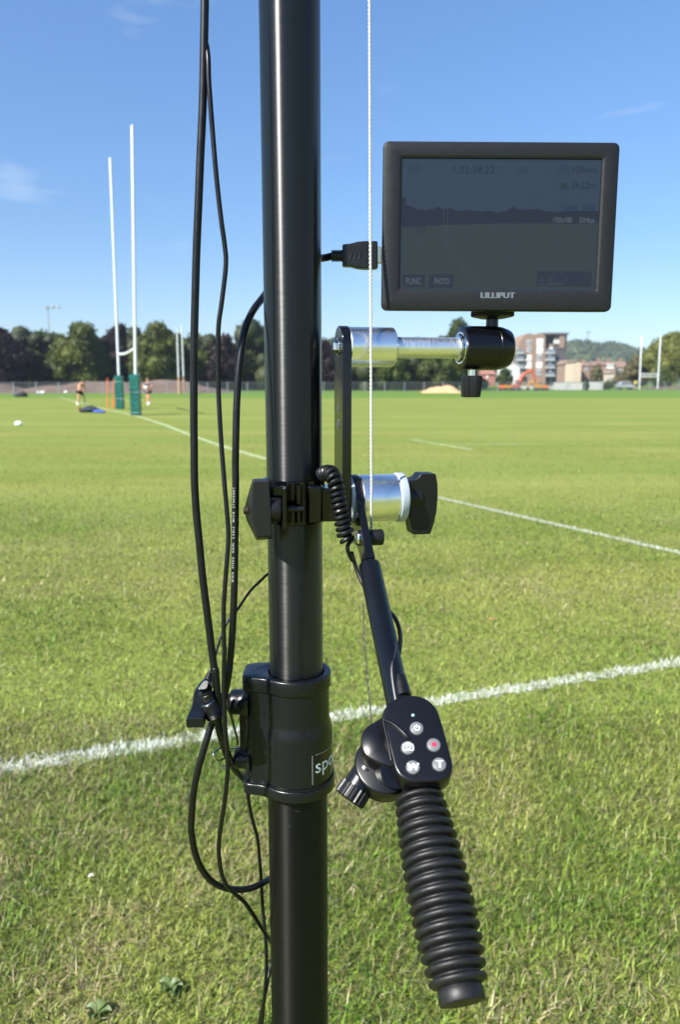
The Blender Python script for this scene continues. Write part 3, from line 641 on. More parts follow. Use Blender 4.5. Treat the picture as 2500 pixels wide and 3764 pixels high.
for y in (470, 575, 690, 810):
    for (x0, x1, dep) in ((1095, 1225, .0), (650, 760, 0)):
        a, bb = zg(r1c(x0, y)), zg(r1c(x1, y + 32)); 
        bal = obj('balcony', G().box(((a.x + bb.x) / 2, BY - .6, (a.z + bb.z) / 2), ((bb.x - a.x) / 2, .9, abs(a.z - bb.z) / 2)), M['balcony'], bl, smooth=False)
        obj('railing', G().box(((a.x + bb.x) / 2, BY - 1.48, a.z + .5), ((bb.x - a.x) / 2 - .05, .03, .5)), M['glass'], bal, smooth=False)
        window((r1c(x0 + 18, y - 62), r1c(x1 - 20, y - 6)), BY + (1.95 if x0 > 1000 else 1.2), bl, False, 1)
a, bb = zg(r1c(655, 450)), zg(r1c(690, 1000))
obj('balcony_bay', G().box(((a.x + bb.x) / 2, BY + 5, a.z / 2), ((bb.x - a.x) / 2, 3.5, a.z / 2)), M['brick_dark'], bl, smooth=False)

def house(px0, px1, pye, pyr, Y, wallm, roofm, label, depth=9, gable=True, wins=(), name='house', group='houses beyond the pitch'):
    """gable=True: the gable faces the pitch; else the eaves do"""
    a, bb = at((px0, pye), Y), at((px1, pye), Y); zr = at((px0, pyr), Y).z; cx = (a.x + bb.x) / 2; o = thing(name, (cx, Y, 0), label, 'house', group)
    if gable:
        P = [Vector((a.x, Y, 0)), Vector((bb.x, Y, 0)), Vector((bb.x, Y, a.z)), Vector((cx, Y, zr)), Vector((a.x, Y, a.z))]
        obj('wall', G().prism(P, [p + Vector((0, depth, 0)) for p in P]), wallm, o, smooth=False)
        g = G()
        for sgn, e in ((-1, a.x), (1, bb.x)):
            e0 = Vector((e + sgn * .3, Y - .3, a.z - .15)); r0 = Vector((cx, Y - .3, zr + .2)); g.prism([e0, r0, r0 + Vector((0, 0, .25)), e0 + Vector((0, 0, .25))], [p + Vector((0, depth + .6, 0)) for p in (e0, r0, r0 + Vector((0, 0, .25)), e0 + Vector((0, 0, .25)))])
        obj('roof', g, roofm, o, smooth=False)
    else:
        obj('wall', G().box((cx, Y + depth / 2, a.z / 2), ((bb.x - a.x) / 2, depth / 2, a.z / 2)), wallm, o, smooth=False)
        A = [Vector((a.x - .3, Y - .4, a.z)), Vector((a.x - .3, Y + depth + .4, a.z)), Vector((a.x - .3, Y + depth / 2, zr))]
        rf = obj('roof', G().prism(A, [p + Vector((bb.x - a.x + .6, 0, 0)) for p in A]), roofm, o, smooth=False)
        obj('chimney', G().box((a.x + (bb.x - a.x) * .7, Y + depth / 2, zr + .2), (.4, .4, .8)), M['brick'], rf, smooth=False)
    for wpx, lit in wins: window(wpx, Y, o, lit)
    return o
house(2077, 2099, 1338, 1328, 262, M['brick'], M['roof'], 'pink brick gable end right beside the apartment block', wins=((((2084, 1350), (2092, 1362)), False),))
house(2099, 2112, 1340, 1336, 258, M['brick_dark'], M['roof'], 'narrow dark house between two paler gable ends', gable=False)
house(2110, 2140, 1330, 1328, 250, M['render'], M['roof'], 'tall cream rendered end wall with no windows', wins=())
house(2140, 2172, 1345, 1330, 258, M['brick'], M['roof'], 'shaded pink brick house right of the cream end wall', gable=False, wins=((((2152, 1350), (2164, 1362)), False),))
house(2186, 2232, 1345, 1327, 262, M['brick'], M['roof'], 'brown roofed brick house behind the olive bush', gable=False, wins=((((2206, 1348), (2216, 1358)), True),))
house(2222, 2266, 1342, 1328, 252, M['brick'], M['roof'], 'brown roofed house with one wide white window', gable=False, wins=((((2232, 1338), (2257, 1356)), True), (((2232, 1372), (2244, 1384)), False)))
house(2262, 2312, 1350, 1328, 256, M['render'], M['roof'], 'cream walled house with a long brown roof', gable=False, wins=((((2272, 1356), (2282, 1368)), False), (((2292, 1356), (2302, 1368)), False)))
house(2222, 2262, 1370, 1366, 236, M['render'], M['render'], 'low cream flat fronted building in front of the houses', gable=False, wins=((((2230, 1388), (2250, 1396)), False),))
house(2310, 2350, 1352, 1334, 270, M['brick'], M['roof'], 'brick house mostly hidden by the olive bushy tree', gable=False, wins=((((2320, 1334), (2332, 1346)), True),))
house(1776, 1822, 1376, 1360, 230, M['redroof'], M['redroof'], 'red roofed house left of the round dark tree', gable=False, wins=((((1788, 1380), (1796, 1390)), True),))
house(1852, 1912, 1350, 1334, 240, M['whitewall'], M['whitewall'], 'white gabled house left of the apartment block', wins=((((1872, 1356), (1882, 1370)), False),))
house(1708, 1766, 1380, 1362, 240, M['brick'], M['roof'], 'brick house behind the knurled knob under the ball head', gable=False)

# ------------------------------------------------------------------ fence
FA, FB, FC = at((-40, 1400), 89), at((1190, 1400), 100), at((2560, 1400), 118)
fence = thing('wire_fence', (FB.x, FB.y, 0), 'long grey wire mesh fence along the far side of the pitch', 'fence')
FH = 1.42
def fence_run(A, B, n):
    A, B = A.xy.to_3d(), B.xy.to_3d(); d = (B - A) / n; L_ = d.length; u = d.normalized()
    pm = None; rail = None; wm = None
    base = A
    og = fence.location
    gp = G().box(og + Vector((0, 0, FH / 2)), (.045, .045, FH / 2))
    gr = G().beam(og + Vector((0, 0, FH - .03)) + u * .05, og + Vector((0, 0, FH - .03)) + u * (L_ - .05), .035); gr.beam(og + Vector((0, 0, .12)) + u * .05, og + Vector((0, 0, .12)) + u * (L_ - .05), .03)
    gw = G(); s = Vector((-u.y, u.x, 0))
    for k in range(1, 40):
        c_ = og + u * (L_ * k / 40); gw.add([c_ + u * .007 + Vector((0, 0, .13)), c_ - u * .007 + Vector((0, 0, .13)), c_ - u * .007 + Vector((0, 0, FH - .05)), c_ + u * .007 + Vector((0, 0, FH - .05))], [(0, 1, 2, 3)])
    for k in range(1, 9):
        z = .13 + (FH - .18) * k / 9; gw.add([og + u * .05 + Vector((0, 0, z)), og + u * (L_ - .05) + Vector((0, 0, z)), og + u * (L_ - .05) + Vector((0, 0, z + .012)), og + u * .05 + Vector((0, 0, z + .012))], [(0, 1, 2, 3)])
    p0 = obj('post', gp, M['steel'], fence, smooth=False); r0 = obj('rail', gr, M['steel'], fence, smooth=False); w0 = obj('wire_panel', gw, M['mesh'], fence, smooth=False)
    for i in range(n):
        off = A + d * i - og
        for q, src in enumerate((p0, r0, w0)):
            c_ = src if i == 0 else src.copy()
            if i: COL.objects.link(c_); c_.parent = fence
            c_.location = off
fence_run(FA, FB, 16); fence_run(FB, FC, 21)

# floodlight mast --------------------------------------------------------
f0, f1 = at((192, 1420), 165), at((192, 1130), 165)
fl = thing('floodlight_mast', (f0.x, f0.y, 0), 'slim floodlight mast rising behind the trees at left', 'floodlight')
obj('pole', G().lathe([(0, .22), (f1.z * .5, .16), (f1.z, .10)], (f0.x, f0.y, 0), (0, 0, 1), 10), M['floodpole'], fl)
obj('crossarm', G().beam(f1 + Vector((-1.25, 0, 0)), f1 + Vector((1.25, 0, 0)), .14), M['floodpole'], fl)
for k in (-1.2, -.05, 1.2): obj('lamp', G().box(f1 + Vector((k, -.15, .05)), (.36, .25, .26)), M['balcony'], fl, bevel=.05)

# ------------------------------------------------------------------ goals
def goal(name, posts, ztop, zbar, r, label, pad=None, m='goal', low=None):
    A, B = posts; o = thing(name, ((A.x + B.x) / 2, (A.y + B.y) / 2, 0), label, 'rugby goal', 'rugby goals on the pitches')
    for P, zt in zip(posts, ztop):
        if low:
            obj('post', G().lathe([(0, r * 1.25), (low, r * 1.25)], (P.x, P.y, 0), (0, 0, 1), 12), M['wood'], o); obj('post', G().lathe([(low + .003, r), (zt - .2, r * .8), (zt, r * .75)], (P.x, P.y, 0), (0, 0, 1), 12), M[m], o)
        else: tp = zt if isinstance(zt, Vector) else Vector((P.x, P.y, zt)); Lp = (tp - P).length; obj('post', G().lathe([(0, r), (zbar + 1, r), (Lp - .05, r * .85), (Lp, r * .6)], P, tp - P, 16), M[m], o)
    return o
M['wood'] = mat('brown_painted_post', (.42, .27, .17), .6, var=.15, vscale=2)
g1, g2 = ground((500, 1527)), ground((441, 1504))
h1 = at((485, 460), g1.y); h2 = at((404, 580), g2.y)
go = goal('rugby_goal', (g1, g2), (h1, h2), 3.0, .070, 'near rugby goal with tall white posts in green pads')
u = (g2 - g1).normalized()
f3 = 3.02 / h1.z; B1_, B2_ = g1.lerp(h1, f3), g2.lerp(h2, 3.02 / h2.z); bar = [B1_ + u * .05, B1_.lerp(B2_, .5) + Vector((0, 0, -.09)), B2_ - u * .05]
obj('crossbar', G().tube(crv(bar, 6), .065, 12), M['goal'], go)
def pad(P, zt, r, par):
    g = G(); rings = []
    for i in range(25):
        z = .02 + (zt - .02) * i / 24; rr = r * (1 + .05 * math.sin(i * 2.1) + .045 * math.sin(i * 3.7 + P.x)) * (.93 if i in (0, 24) else 1)
        rings.append([Vector((P.x + rr * max(-.92, min(.92, 1.3 * math.cos(a))) * (1 + .03 * math.sin(5 * a + i * .9)), P.y + rr * max(-.92, min(.92, 1.3 * math.sin(a))), z)) for a in [2 * math.pi * k / 24 for k in range(24)]])
    g.rings(rings); obj('post_pad', g, M['pad'], par)
pad(g1, at((500, 1376), g1.y).z, .225, go); pad(g2, at((440, 1380), g2.y).z, .225, go)
m1, m2 = ground((676, 1446)), ground((658, 1447.5))
go = goal('rugby_goal', (Vector((m1.x, m1.y, 0)), Vector((m2.x, m2.y, 0))), (at((672, 1198), m1.y).z, at((652, 1208), m2.y).z), 2.0, .09, 'far narrow goal with brown lower posts beside the thick cable', low=2.1)
obj('crossbar', G().beam(Vector((m1.x, m1.y, 2.0)), Vector((m2.x, m2.y, 2.0)), .12), M['wood'], go)
q1, q2 = ground((2352, 1431)), ground((2419, 1431))
go = goal('rugby_goal', (q1, q2), (at((2361, 1236), q1.y), at((2431, 1232), q2.y)), 2.7, .12, 'far white goal at the right in front of the yellow green tree')
for z in (at((2352, 1384), q1.y).z, at((2352, 1374.5), q1.y).z): obj('crossbar', G().beam(Vector((q1.x + .13, q1.y, z)), Vector((q2.x - .13, q2.y, z)), .14), M['goal'], go)

# slalom poles, balls, bags ---------------------------------------------
def pole(px0, px1, label):
    a = ground(px0); t = at(px1, a.y); o = thing('slalom_pole', a, label, 'pole', 'orange poles by the near goal')
    obj('shaft', G().tube([a, t], .028, 10), M['orange'], o)
    obj('spike', G().tube([a + Vector((0, 0, -.02)), a + (t - a) * .06], .014, 8), M['steel'], o)
pole((394, 1504), (394, 1390), 'upright orange pole left of the green padded posts')
pole((413, 1502), (418, 1391), 'orange pole leaning slightly, nearest the back padded post')
pole((417, 1498), (428, 1432), 'shorter orange pole leaning against the back padded post')
def rball(px, label, r, name='rugby_ball'):
    p = ground(px); g = G().ball(p + Vector((0, 0, r * .8)), (r * 1.3, r * .82, r * .82), 16, 10); tag(obj(name, g, M['ball']), label, 'ball', 'white balls on the grass')
rball((67, 1566), 'white ball alone on the grass at the far left', .105)
rball((305, 1514), 'white ball beside the dark kit bag', .12)
rball((157, 1449), 'white ball by the foot of the fence', .24)
rball((140, 1447), 'off white ball close to another by the fence foot', .20)
rball((242, 1446), 'white ball by the fence left of the shirtless man', .20)
bgp = ground((340, 1516)); o = thing('kit_bag', bgp, 'dark navy kit bag lying on the grass near the shirtless man', 'bag')
g = G(); rings = []
for i in range(9):
    f = i / 8; w = .13 + .10 * math.sin(math.pi * f); rings.append([Vector((bgp.x - .62 + 1.0 * f, bgp.y + 1.0 * w * math.cos(a), max(.004, w * .66 + w * .66 * math.sin(a) * (1 + .1 * math.sin(7 * f))))) for a in [2 * math.pi * k / 14 for k in range(14)]])
obj('body', g.rings(rings), M['navy_cloth'], o); obj('strap', G().tube(crv([bgp + Vector((-.35, -.1, .24)), bgp + Vector((-.05, -.16, .34)), bgp + Vector((.25, -.1, .24))], 6), .02, 8), M['black_cloth'], o)
obj('end_panel', G().ball(bgp + Vector((-.64, 0, .15)), (.06, .13, .13)), M['red_cloth'], o)
bp2 = ground((362, 1517)); g = G(); g.ball(bp2 + Vector((0, 0, .06)), (.30, .18, .085)); g.ball(bp2 + Vector((.18, -.05, .05)), (.2, .14, .06))
tag(obj('folded_jacket', g, M['blue_cloth']), 'blue jacket heaped beside the dark kit bag', 'jacket')
for (px, lab, s, mm) in (((62, 1459), 'brownish bag heaped in front of the fence at far left', .42, 'red_cloth'), ((84, 1459), 'black bag heaped in front of the fence at far left', .42, 'black_cloth')):
    p = ground(px); g = G().ball(p + Vector((0, 0, s * .6)), (s, s * .7, s * .62)); g.ball(p + Vector((s * .6, 0, s * .4)), (s * .5, s * .5, s * .45)); o = thing('sports_bag', p, lab, 'bag', 'bags in front of the fence')
    obj('body', g, M['grey_cloth' if mm == 'red_cloth' else mm], o); obj('handle', G().tube(crv([p + Vector((-s * .4, -.1, s * 1.1)), p + Vector((0, -.15, s * 1.5)), p + Vector((s * .4, -.1, s * 1.1))], 5), .025, 6), M['black_cloth'], o)

# ------------------------------------------------------------------ people
RAD = dict(pelvis=.125, belly=.122, chest=.145, neck=.060, chin=.075, head=.095, crown=.06, shL=.075, elL=.048, wrL=.034, haL=.042, shR=.075, elR=.048, wrR=.034, haR=.042,
           hipL=.10, knL=.066, anL=.046, toL=.042, hipR=.10, knR=.066, anR=.046, toR=.042, knL2=.088, knR2=.088, anL2=.055, anR2=.055, elL2=.062, elR2=.062)
BODY = 'pelvis belly chest neck chin head crown shL elL wrL haL shR elR wrR haR hipL knL anL toL hipR knR anR toR'.split()
BONES = 'pelvis-belly belly-chest chest-neck neck-chin chin-head head-crown chest-shL shL-elL elL-wrL wrL-haL chest-shR shR-elR elR-wrR wrR-haR pelvis-hipL hipL-knL knL-anL anL-toL pelvis-hipR hipR-knR knR-anR anR-toR'.split()
def skin(name, keys, bones, J, grow, m, par):
    me = bpy.data.meshes.new(name); me.from_pydata([J[k] for k in keys], [tuple(keys.index(q) for q in b_.split('-')) for b_ in bones], [])
    ob = bpy.data.objects.new(name, me); COL.objects.link(ob); ob.parent = par
    ob.modifiers.new('skin', 'SKIN').use_smooth_shade = True
    if not me.skin_vertices:
        bpy.context.view_layer.objects.active = ob
        bpy.context.view_layer.update()
    lay = me.skin_vertices[0].data
    for i, k in enumerate(keys):
        lay[i].radius = (RAD[k] * grow,) * 2; lay[i].use_root = (i == 0)
    sb = ob.modifiers.new('sub', 'SUBSURF'); sb.levels = 1; sb.render_levels = 1
    me.materials.append(m); return ob
def person(p, yaw, J, label, shirt=None, short='black_cloth', socks='white_cloth', hair='hair'):
    J = dict(J)
    for s in 'LR':
        J['kn' + s + '2'] = tuple(Vector(J['hip' + s]).lerp(Vector(J['kn' + s]), .55)); J['an' + s + '2'] = tuple(Vector(J['an' + s]).lerp(Vector(J['kn' + s]), .36)); J['el' + s + '2'] = tuple(Vector(J['sh' + s]).lerp(Vector(J['el' + s]), .6))
    o = thing('person', p, label, 'person'); o.rotation_euler = (0, 0, yaw)
    skin('body', BODY, BONES, J, 1, M['skin'], o)
    skin('shorts', ['pelvis', 'hipL', 'knL2', 'hipR', 'knR2'], ['pelvis-hipL', 'hipL-knL2', 'pelvis-hipR', 'hipR-knR2'], J, 1.18, M[short], o)
    for s in 'LR':
        skin('sock', ['an%s2' % s, 'an' + s], ['an%s2-an%s' % (s, s)], J, 1.22, M[socks], o); skin('shoe', ['an' + s, 'to' + s], ['an%s-to%s' % (s, s)], J, 1.3, M[socks], o)
    if shirt: skin('shirt', ['chest', 'belly', 'pelvis', 'shL', 'elL2', 'shR', 'elR2'], ['chest-belly', 'belly-pelvis', 'chest-shL', 'shL-elL2', 'chest-shR', 'shR-elR2'], J, 1.14, M[shirt], o)
    hd = Vector(J['head']); g = G().ball(Vector(p) + hd + Vector((-.025, 0, .035)), (.105, .10, .095), 12, 8); obj('hair', g, M[hair], o)
    return o
stand = dict(pelvis=(0, 0, .95), belly=(0, 0, 1.12), chest=(.02, 0, 1.34), neck=(.03, 0, 1.50), chin=(.06, 0, 1.58), head=(.05, 0, 1.68), crown=(.04, 0, 1.76),
             shL=(.02, .19, 1.43), elL=(.02, .28, 1.17), wrL=(.16, .18, 1.02), haL=(.22, .12, 1.0), shR=(.02, -.19, 1.43), elR=(.02, -.28, 1.17), wrR=(.16, -.18, 1.02), haR=(.22, -.12, 1.0),
             hipL=(0, .10, .86), knL=(.03, .12, .48), anL=(-.01, .13, .09), toL=(.15, .15, .045), hipR=(0, -.10, .86), knR=(.03, -.12, .48), anR=(-.01, -.13, .09), toR=(.15, -.15, .045))
bent = dict(stand); bent.update(pelvis=(-.08, 0, .93), belly=(-.09, 0, 1.08), chest=(.02, 0, 1.30), neck=(.16, 0, 1.41), chin=(.25, 0, 1.42), head=(.27, 0, 1.51), crown=(.27, 0, 1.59),
             shL=(.07, .19, 1.36), elL=(.20, .21, 1.10), wrL=(.30, .12, .90), haL=(.33, .08, .82), shR=(.07, -.19, 1.36), elR=(.20, -.21, 1.10), wrR=(.30, -.12, .90), haR=(.33, -.08, .82),
             hipL=(-.07, .11, .85), knL=(.08, .20, .48), anL=(.02, .24, .09), toL=(.17, .26, .045), hipR=(-.10, -.11, .85), knR=(-.06, -.16, .48), anR=(-.20, -.20, .09), toR=(-.06, -.22, .045))
fold = dict(stand); fold.update(elL=(.06, .30, 1.20), wrL=(.26, .08, 1.16), haL=(.28, .0, 1.17), elR=(.06, -.30, 1.20), wrR=(.26, -.08, 1.14), haR=(.28, 0, 1.13),
             knL=(.06, .06, .48), anL=(.0, .05, .09), toL=(.16, .07, .045), knR=(.02, -.07, .48), anR=(-.05, -.06, .09), toR=(.10, -.08, .045))
person(ground((299, 1490)), R_(-25), bent, 'shirtless person in black shorts looking down at their hands')
pb = ground((546, 1489)); person(pb, R_(-100), fold, 'person in dark grey top and white socks with folded arms', 'grey_cloth', 'grey_cloth')
g = G().ball(pb + Vector((-.05, -.34, 1.14)), (.13, .09, .09), 14, 10); tag(obj('rugby_ball', g, M['ball']), 'white ball held in the folded arms of the person by the goal', 'ball', 'white balls on the grass')
person(ground((2337, 1433)), R_(-80), stand, 'small figure in a yellow jacket near the right goal', 'hivis', 'navy_cloth', 'black_cloth')

# ------------------------------------------------------------------ building site
def hoarding(x0, x1, ytop, Y, label, n):
    a, bb = at((x0, 1420), Y), at((x1, 1420), Y); h = at((x0, ytop), Y).z; o = thing('site_hoarding', ((a.x + bb.x) / 2, Y, 0), label, 'hoarding', 'white hoardings round the building site')
    w = (bb.x - a.x) / n; first = None
    for i in range(n):
        c_ = Vector((a.x + w * (i + .5), Y, h / 2))
        if first is None: first = obj('panel', G().box(o.location + Vector((0, 0, h / 2)), (w / 2 - .02, .05, h / 2)), M['hoard'], o, smooth=False); first.location = (c_.x - o.location.x, 0, 0)
        else: q = first.copy(); COL.objects.link(q); q.location = (c_.x - o.location.x, 0, 0)
    obj('cap_rail', G().box(((a.x + bb.x) / 2, Y, h + .05), ((bb.x - a.x) / 2, .07, .045)), M['steel'], o, smooth=False)
hoarding(2036, 2143, 1406, 136, 'longer white hoarding below the dark side of the apartment block', 5)
hoarding(2166, 2218, 1404, 137, 'shorter white hoarding right of the small dark bush', 3)
hoarding(1870, 2036, 1418, 150, 'low white hoarding behind the red orange digger', 7)
def digger(px, s, flip, paint, label, boom, Y=128):
    p = at((px, 1400), Y); p = Vector((p.x, Y, 0)); f = -1 if flip else 1; o = thing('excavator', p, label, 'excavator', 'excavators on the building site')
    X = Vector((1, 0, 0)); Z = Vector((0, 0, 1))
    for sy in (-.55, .55):
        pr = fillet([p + Vector((x * s, sy * s - .18 * s, z * s)) for x, z in ((-1.0, .0), (1.0, 0), (1.15, .28), (.9, .5), (-.9, .5), (-1.15, .28))], .15 * s, 3)
        obj('track', G().prism(pr, [q + Vector((0, .36 * s, 0)) for q in pr]), M['track'], o)
    obj('body', G().box(p + Vector((-f * .2 * s, 0, .88 * s)), (.95 * s, .68 * s, .33 * s)), M[paint], o, bevel=.08)
    cb = [(-.25, 1.2), (.45, 1.2), (.55, 1.6), (.30, 2.25), (-.25, 2.25)]
    cab = obj('cab', G().prism([p + Vector((f * x * s, -.60 * s, z * s)) for x, z in cb], [p + Vector((f * x * s, .1 * s, z * s)) for x, z in cb]), M[paint], o, bevel=.05)
    cw = [(-.15, 1.45), (.40, 1.45), (.42, 1.6), (.24, 2.1), (-.15, 2.1)]
    obj('window', G().prism([p + Vector((f * x * s, -.62 * s, z * s)) for x, z in cw], [p + Vector((f * x * s, -.60 * s, z * s)) for x, z in cw]), M['glass'], cab, smooth=False)
    B = [p + Vector((f * x * s, .25 * s, z * s)) for x, z in boom]
    obj('boom', G().tube(crv(B[:3], 5), [.34 * s] * 5 + [.28 * s] * 6, 8), M[paint], o); obj('stick', G().tube([B[2] - (B[3] - B[2]) * .15, B[3]], [.26 * s, .20 * s], 8), M[paint], o)
    k = B[3]; bk = [(0, .1), (.35, -.05), (.38, -.5), (0, -.65), (-.35, -.45), (-.2, -.1)]
    obj('bucket', G().prism([k + Vector((f * x * s, -.35 * s, z * s)) for x, z in bk], [k + Vector((f * x * s, .35 * s, z * s)) for x, z in bk]), M['track'], o)
    obj('ram', G().tube([p + Vector((f * .7 * s, .25 * s, .9 * s)), B[1]], .06 * s, 8), M['steel'], o)
digger(1900, .80, False, 'digger_red', 'red orange digger with its arm raised over the site', [(.6, 1.2), (1.4, 3.2), (3.2, 4.1), (4.0, 1.9)])
digger(1980, .72, True, 'digger_yel', 'amber digger with a low arm right of the red one', [(.6, .95), (1.2, 1.9), (1.9, 1.7), (2.2, .7)], 127)
def dumper(px, s, paint, label, Y=126):
    p = at((px, 1400), Y); p = Vector((p.x, Y, 0)); o = thing('site_dumper', p, label, 'dumper', 'small dumpers on the building site')
    for sx in (-.5, .5): obj('wheel', G().lathe([(-.45 * s, .3 * s), (-.4 * s, .36 * s), (.4 * s, .36 * s), (.45 * s, .3 * s)], p + Vector((sx * s, 0, .36 * s)), (0, 1, 0), 16), M['track'], o)
    sk = [(-.75, .6), (.1, .55), (.25, 1.15), (-.95, 1.25)]
    obj('skip', G().prism([p + Vector((x * s, -.5 * s, z * s)) for x, z in sk], [p + Vector((x * s, .5 * s, z * s)) for x, z in sk]), M[paint], o, bevel=.05)
    obj('engine_cover', G().box(p + Vector((.5 * s, 0, .75 * s)), (.35 * s, .45 * s, .3 * s)), M[paint], o, bevel=.06)
    obj('roll_bar', G().tube([p + Vector((.35 * s, -.4 * s, 1)), p + Vector((.35 * s, -.4 * s, 1.75 * s)), p + Vector((.35 * s, .4 * s, 1.75 * s)), p + Vector((.35 * s, .4 * s, 1))], .045, 8), M['track'], o)
dumper(1871, .75, 'digger_yel', 'small amber dumper left of the red orange digger')
dumper(1849, .72, 'orange', 'small orange dumper at the left end of the diggers')
dumper(2006, .70, 'orange', 'small orange dumper right of the amber digger', 129)
def car(px, Y, label, m):
    p = at((px, 1400), Y); p = Vector((p.x, Y, 0)); o = thing('parked_car', p, label, 'car')
    prof = [(-1.9, .35), (1.95, .35), (2.0, .75), (1.25, .92), (.65, 1.42), (-.9, 1.45), (-1.6, .98), (-1.95, .9)]
    obj('body', G().prism([p + Vector((x * .8, -.8, z)) for x, z in prof], [p + Vector((x * .8, .8, z)) for x, z in prof]), m, o, bevel=.08)
    wp = [(-1.3, .98), (1.0, .95), (.58, 1.34), (-.85, 1.37)]
    obj('window', G().prism([p + Vector((x * .8, -.815, z)) for x, z in wp], [p + Vector((x * .8, -.80, z)) for x, z in wp]), M['glass'], o, smooth=False)
    for sx in (-1, 1):
        for sy in (-.78, .6): obj('wheel', G().lathe([(0, .31), (.18, .31)], p + Vector((sx * 1.0, sy, .31)), (0, 1, 0), 16), M['track'], o)
car(2300, 140, 'pale car parked behind the fence left of the right goal', M['balcony'])

# ================================================================== THE RIG IN FRONT
# mast ------------------------------------------------------------------
PY = .62; PX = -169.0 / F * PY
RU, RL = .0228, .0262
mast = thing('camera_mast', (PX, PY, 0), 'thick black telescopic mast standing in the foreground', 'mast')
axis = Vector((PX, PY, 0)); front = lambda py, r=.03: at((1090, py), PY - r).z
z_top_rim, z_rim_b, z_bulge0, z_bulge1, z_low0, z_low1 = front(c6(0, 425)[1]), front(c6(0, 570)[1]), front(c6(0, 893)[1]), front(c6(0, 985)[1]), front(c6(0, 1462)[1]), front(c6(0, 1590)[1], .033)
obj('upper_tube', G().lathe([(z_low1 + .02, RU), (z_top_rim, RU), (1.0, RU), (1.5, RU), (2.0, RU), (3.2, RU)], axis, (0, 0, 1), 96, cap=(False, True)), M['tube'], mast)
obj('lower_tube', G().lathe([(0, RL), (.5, RL), (1.0, RL), (z_low1 + .006, RL)], axis, (0, 0, 1), 96), M['tube_low'], mast)
obj('foot', G().lathe([(-.002, .055), (.012, .055), (.03, .04), (.06, .03)], axis, (0, 0, 1), 40), M['plastic'], mast)
def plan(rc, L_, h, z, n=192):
    out = []
    for k in range(n):
        a = 2 * math.pi * k / n; c_, s_ = math.cos(a), math.sin(a); q = .0042; lx = L_ if c_ < 0 else .010
        t = ((abs(c_) / lx) ** 7 + (abs(s_) / h) ** 7) ** (-1 / 7); m_ = max(rc, t); r = m_ + q * math.log(math.exp((rc - m_) / q) + math.exp((t - m_) / q))
        out.append(Vector((PX + r * c_, PY + r * s_, z)))
    return out
B0, B1, LL, LH = .0281, .0309, .0440, .0172
prof = [(z_rim_b + .0015, B0), (z_bulge0 + .0025, B0), (z_bulge0, B0 + .0003), ((z_bulge0 + z_bulge1) / 2 + .001, (B0 + B1) / 2), (z_bulge1, B1 - .0003), (z_bulge1 - .003, B1), (z_low0 + .0005, B1)]
collar = obj('clamp_collar', G().rings([plan(r, LL, LH, z) for z, r in prof]), M['cast'], mast, sharp=60)
def rim(name, z0, z1, rc, l, h, e=.0014, hole=0):
    R_s = [plan(rc - e, l - e, h - e, z0), plan(rc - e * .3, l - e * .3, h - e * .3, z0 - e * .3), plan(rc, l, h, z0 - e), plan(rc, l, h, z1 + e), plan(rc - e * .3, l - e * .3, h - e * .3, z1 + e * .3), plan(rc - e, l - e, h - e, z1)]
    if hole:
        hr = lambda r, z: [Vector((PX + r * math.cos(2 * math.pi * k / 192), PY + r * math.sin(2 * math.pi * k / 192), z)) for k in range(192)]
        R_s = [hr(hole, z0 - .012), hr(hole, z0 - .0006), hr(hole + .0008, z0)] + R_s
        return obj(name, G().rings(R_s, False, True), M['cast'], collar, sharp=60)
    return obj(name, G().rings(R_s), M['cast'], collar, sharp=60)
rim('top_rim', z_top_rim, z_rim_b, .0297, .0452, .0186, hole=RU + .0009)
rim('bottom_rim', z_low0, z_low1, .0326, .0462, .0190)
obj('seam_ring', G().rings([plan(.0322, .0459, .0187, z_low0 + .0016), plan(.0322, .0459, .0187, z_low0 + .0003)]), M['cast'], collar, sharp=60)
# clamp bosses and the bridge between them
bx = lambda p, Y=PY - .006: at(p, Y)
ub, lb = bx(c6(590, 600)), bx(c6(610, 1135))
for c_, r, x0, x1 in ((ub, .0107, bx(c6(510, 600)).x, PX - .040), (lb, .0092, bx(c6(556, 1135)).x, PX - .040)):
    obj('boss', G().lathe([(0, r * .80), (.0008, r * .93), (.0022, r), ((x1 - x0) * .42, r), ((x1 - x0) * .62, r * 1.04), ((x1 - x0) * .8, r * 1.16), (x1 - x0, r * 1.42)], (x0, c_.y, c_.z), (1, 0, 0), 40), M['cast'], collar)
obj('bridge', G().box(((bx(c6(605, 850)).x + PX - .04) / 2, PY - .004, (ub.z + lb.z) / 2), (abs(PX - .04 - bx(c6(605, 850)).x) / 2, .006, (ub.z - lb.z) / 2)), M['cast'], collar, bevel=.0015)
# lever knob
LR = [(122, 495, 1125, .5600), (155, 515, 1050, .5655), (195, 540, 960, .5715), (235, 556, 880, .5770), (258, 560, 770, .5815), (272, 560, 660, .5850), (290, 565, 570, .5895), (330, 600, 480, .5990), (400, 650, 380, .6090), (480, 700, 300, .6180), (600, 820, 245, .6300)]
TL = [at(p5(a, y), Y) for a, b_, y, Y in LR]; TR = [at(p5(b_, y), Y) for a, b_, y, Y in LR]; rings = []
for i in range(len(LR)):
    d = (TL[min(i + 1, len(LR) - 1)] - TL[max(0, i - 1)]); d.x = 0; d.normalize(); nn = Vector((0, d.z, -d.y)) if i else Vector((0, .12, -1)).normalized()
    if nn.z > 0: nn = -nn
    t = .0084 if i < 4 else .0078; e = .0009; xv = (TR[i] - TL[i]).normalized(); L_, R__ = TL[i], TR[i]
    rings.append([L_ + xv * e, R__ - xv * e, R__ + nn * e, R__ + nn * (t - e), R__ + nn * t - xv * e, L_ + nn * t + xv * e, L_ + nn * (t - e), L_ + nn * e])
g = G()
